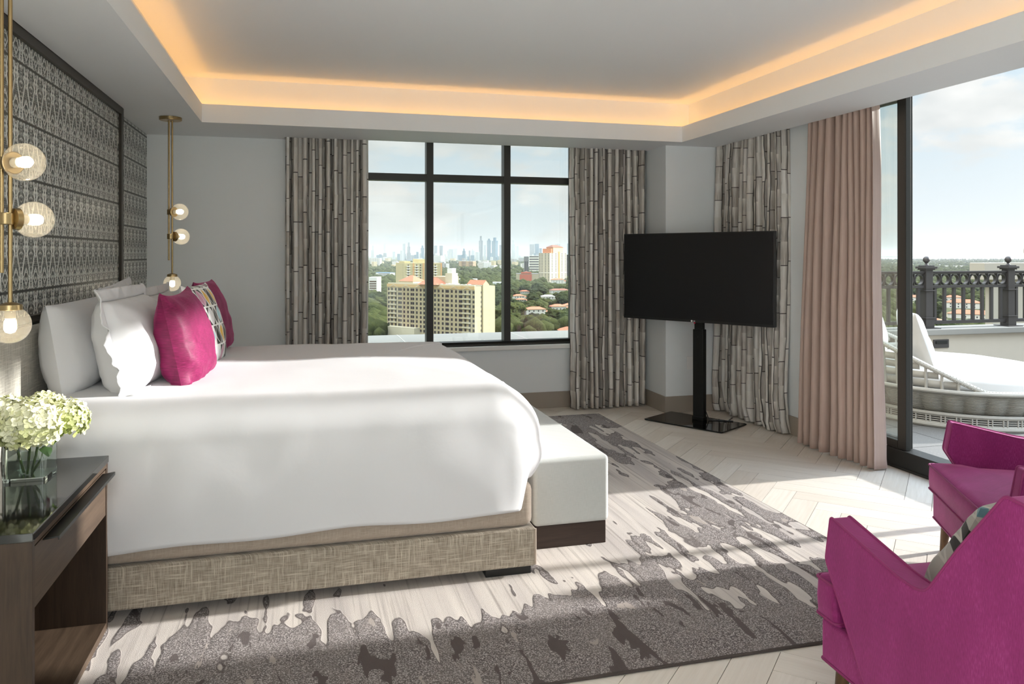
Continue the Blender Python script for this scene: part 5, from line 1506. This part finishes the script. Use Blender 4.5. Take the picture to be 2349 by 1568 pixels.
# the woods that stretch on to the skyline, beyond counting
def woods(name,label,px0,px1,d0,d1,n,seed,sz,excl=(),sub=1):
    rr = random.Random(seed); m = MB(); k = 0; tries = 0
    while k < n and tries < n*5:
        tries += 1
        d = d0*(d1/d0)**rr.random(); px = rr.uniform(px0,px1)
        if any(a < px < b and e < d < g for a,b,e,g in excl): continue
        p = gpos(px,d); r = sz*rr.uniform(0.7,1.4)
        if not free(p.x,p.y,r,GZ+r*1.35,px,d): continue
        c_ = crown_mb(r,rr.random()*50,0.3,sub,0.8,(p.x,p.y,GZ+r*0.55))
        m.add(c_.v,c_.f); k += 1
    tag(m.build(name,M_FOL,ang=180),label,'trees',kind='stuff')
woods('woods','dark woods between the apartment blocks and the skyline in the city window',480,1500,560,6000,7200,7,8.0,((875,1145,440,650),(900,1025,900,1000),(1184,1240,1600,1700),(1234,1302,1650,1760),(1030,1100,1640,1760),(845,892,1040,1150),(1128,1158,1340,1420)))
woods('woods','hazy green woods filling the plain beyond the terrace railing',1500,2420,420,9000,7500,8,9.0)

# haze over the plain
def f_haze(N):
    return None
hm = bpy.data.materials.new('city_haze'); hm.use_nodes = True; ht = hm.node_tree; ht.nodes.clear()
hs_ = ht.nodes.new('ShaderNodeVolumeScatter'); hs_.inputs['Color'].default_value = (0.90,0.96,1.0,1); hs_.inputs['Density'].default_value = HAZE; hs_.inputs['Anisotropy'].default_value = 0.0
ho = ht.nodes.new('ShaderNodeOutputMaterial'); ht.links.new(hs_.outputs[0], ho.inputs['Volume'])
hb = MB().box((-9000,300,GZ-0.5),(22000,22000,110))
tag(hb.build('haze', hm, smooth=False), 'pale blue haze lying over the distant plain and skyline', 'haze', kind='stuff')
EXPOSURE = 0.75; SUN_E = 5.6; SUN_EL = 17.0; SKY = 0.64; GLOW = 1.0
# ---------------------------------------------------------------- camera, light, sky
cam = bpy.data.cameras.new('camera'); co = bpy.data.objects.new('camera', cam); COL.objects.link(co)
cam.sensor_width = 36; cam.lens = 1766/2349*36; cam.shift_y = -(784-583)/2349
cam.clip_start = 0.05; cam.clip_end = 60000
co.location = (0,0,1.45); co.rotation_euler = (PI/2, 0, -math.atan2(474.5,1766))
sc.camera = co
vs_ = sc.view_settings
vs_.view_transform = 'Standard'; vs_.look = 'None'; vs_.gamma = 1; vs_.use_curve_mapping = False
vs_.exposure = EXPOSURE
SD = Vector((-1.0, 0.0, -math.tan(math.radians(SUN_EL)))).normalized()
sl = bpy.data.lights.new('sun', 'SUN'); so = bpy.data.objects.new('sun', sl); COL.objects.link(so)
sl.energy = SUN_E; sl.angle = math.radians(1.6); sl.color = (1.0, 0.985, 0.955)
so.rotation_euler = SD.to_track_quat('-Z','Y').to_euler(); so.location = (30,-2,15)

wd = bpy.data.worlds.new('sky'); sc.world = wd; wd.use_nodes = True
wt = wd.node_tree; wt.nodes.clear(); N = NT(wt)
g = N.co('Generated'); x, y, z = N.sep(g)
el = N.m('ARCSINE', N.m('MAXIMUM', -1.0, N.m('MINIMUM', 1.0, z)))
az = N.m('ARCTAN2', x, y)
base = N.ramp(N.fit(el, 0.0, 0.6), [(0.0, rgb(232,238,238)), (0.12, rgb(222,233,238)), (0.3, rgb(204,223,234)), (0.42, rgb(196,217,232)), (1.0, rgb(170,200,228))])
cv = N.comb(N.m('MULTIPLY', az, 5.0), N.m('MULTIPLY', el, 11.0), 2.3)
cl = N.noise(cv, 1.35, 6, 0.55, 0.2)
cover = N.m('ADD', cl, N.m('ADD', N.fit(az, 0.0, 0.9, 0.10, -0.03), N.fit(el, 0.0, 0.5, -0.015, 0.04)))
cf = N.fit(cover, 0.49, 0.60, 0, 1, True)
shade = N.noise(N.vadd(cv, (0.0, 0.35, 0.0)), 2.2, 4, 0.5)
cc = N.mix(N.fit(shade, 0.3, 0.62), rgb(246,246,243), rgb(222,225,224))
c = N.mix(N.m('MULTIPLY', cf, 0.9), base, cc)
# overhead sky brightened out of view, added to light the room
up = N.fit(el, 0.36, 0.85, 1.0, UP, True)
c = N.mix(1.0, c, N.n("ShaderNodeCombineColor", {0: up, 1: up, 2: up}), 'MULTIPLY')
# brightening of the sky round the sun
sdir = N.n('ShaderNodeVectorMath', {0: g, 1: tuple(-SD)}, 1, operation='DOT_PRODUCT')
gl = N.m('POWER', N.m('MAXIMUM', sdir, 0.0), 14.0)
c = N.mix(1.0, c, N.mix(gl, (0,0,0,1), (4.0*GLOW,3.8*GLOW,3.4*GLOW,1)), 'ADD')
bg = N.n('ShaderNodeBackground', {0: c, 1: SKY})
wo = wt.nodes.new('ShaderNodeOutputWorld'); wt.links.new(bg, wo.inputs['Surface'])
sc.cycles.max_bounces = 10; sc.cycles.diffuse_bounces = 6; sc.cycles.glossy_bounces = 4; sc.cycles.transparent_max_bounces = 16; sc.cycles.transmission_bounces = 6
sc.cycles.volume_bounces = 0; sc.cycles.sample_clamp_indirect = 6.0
sc.cycles.caustics_reflective = False; sc.cycles.caustics_refractive = False
sc.cycles.use_denoising = True
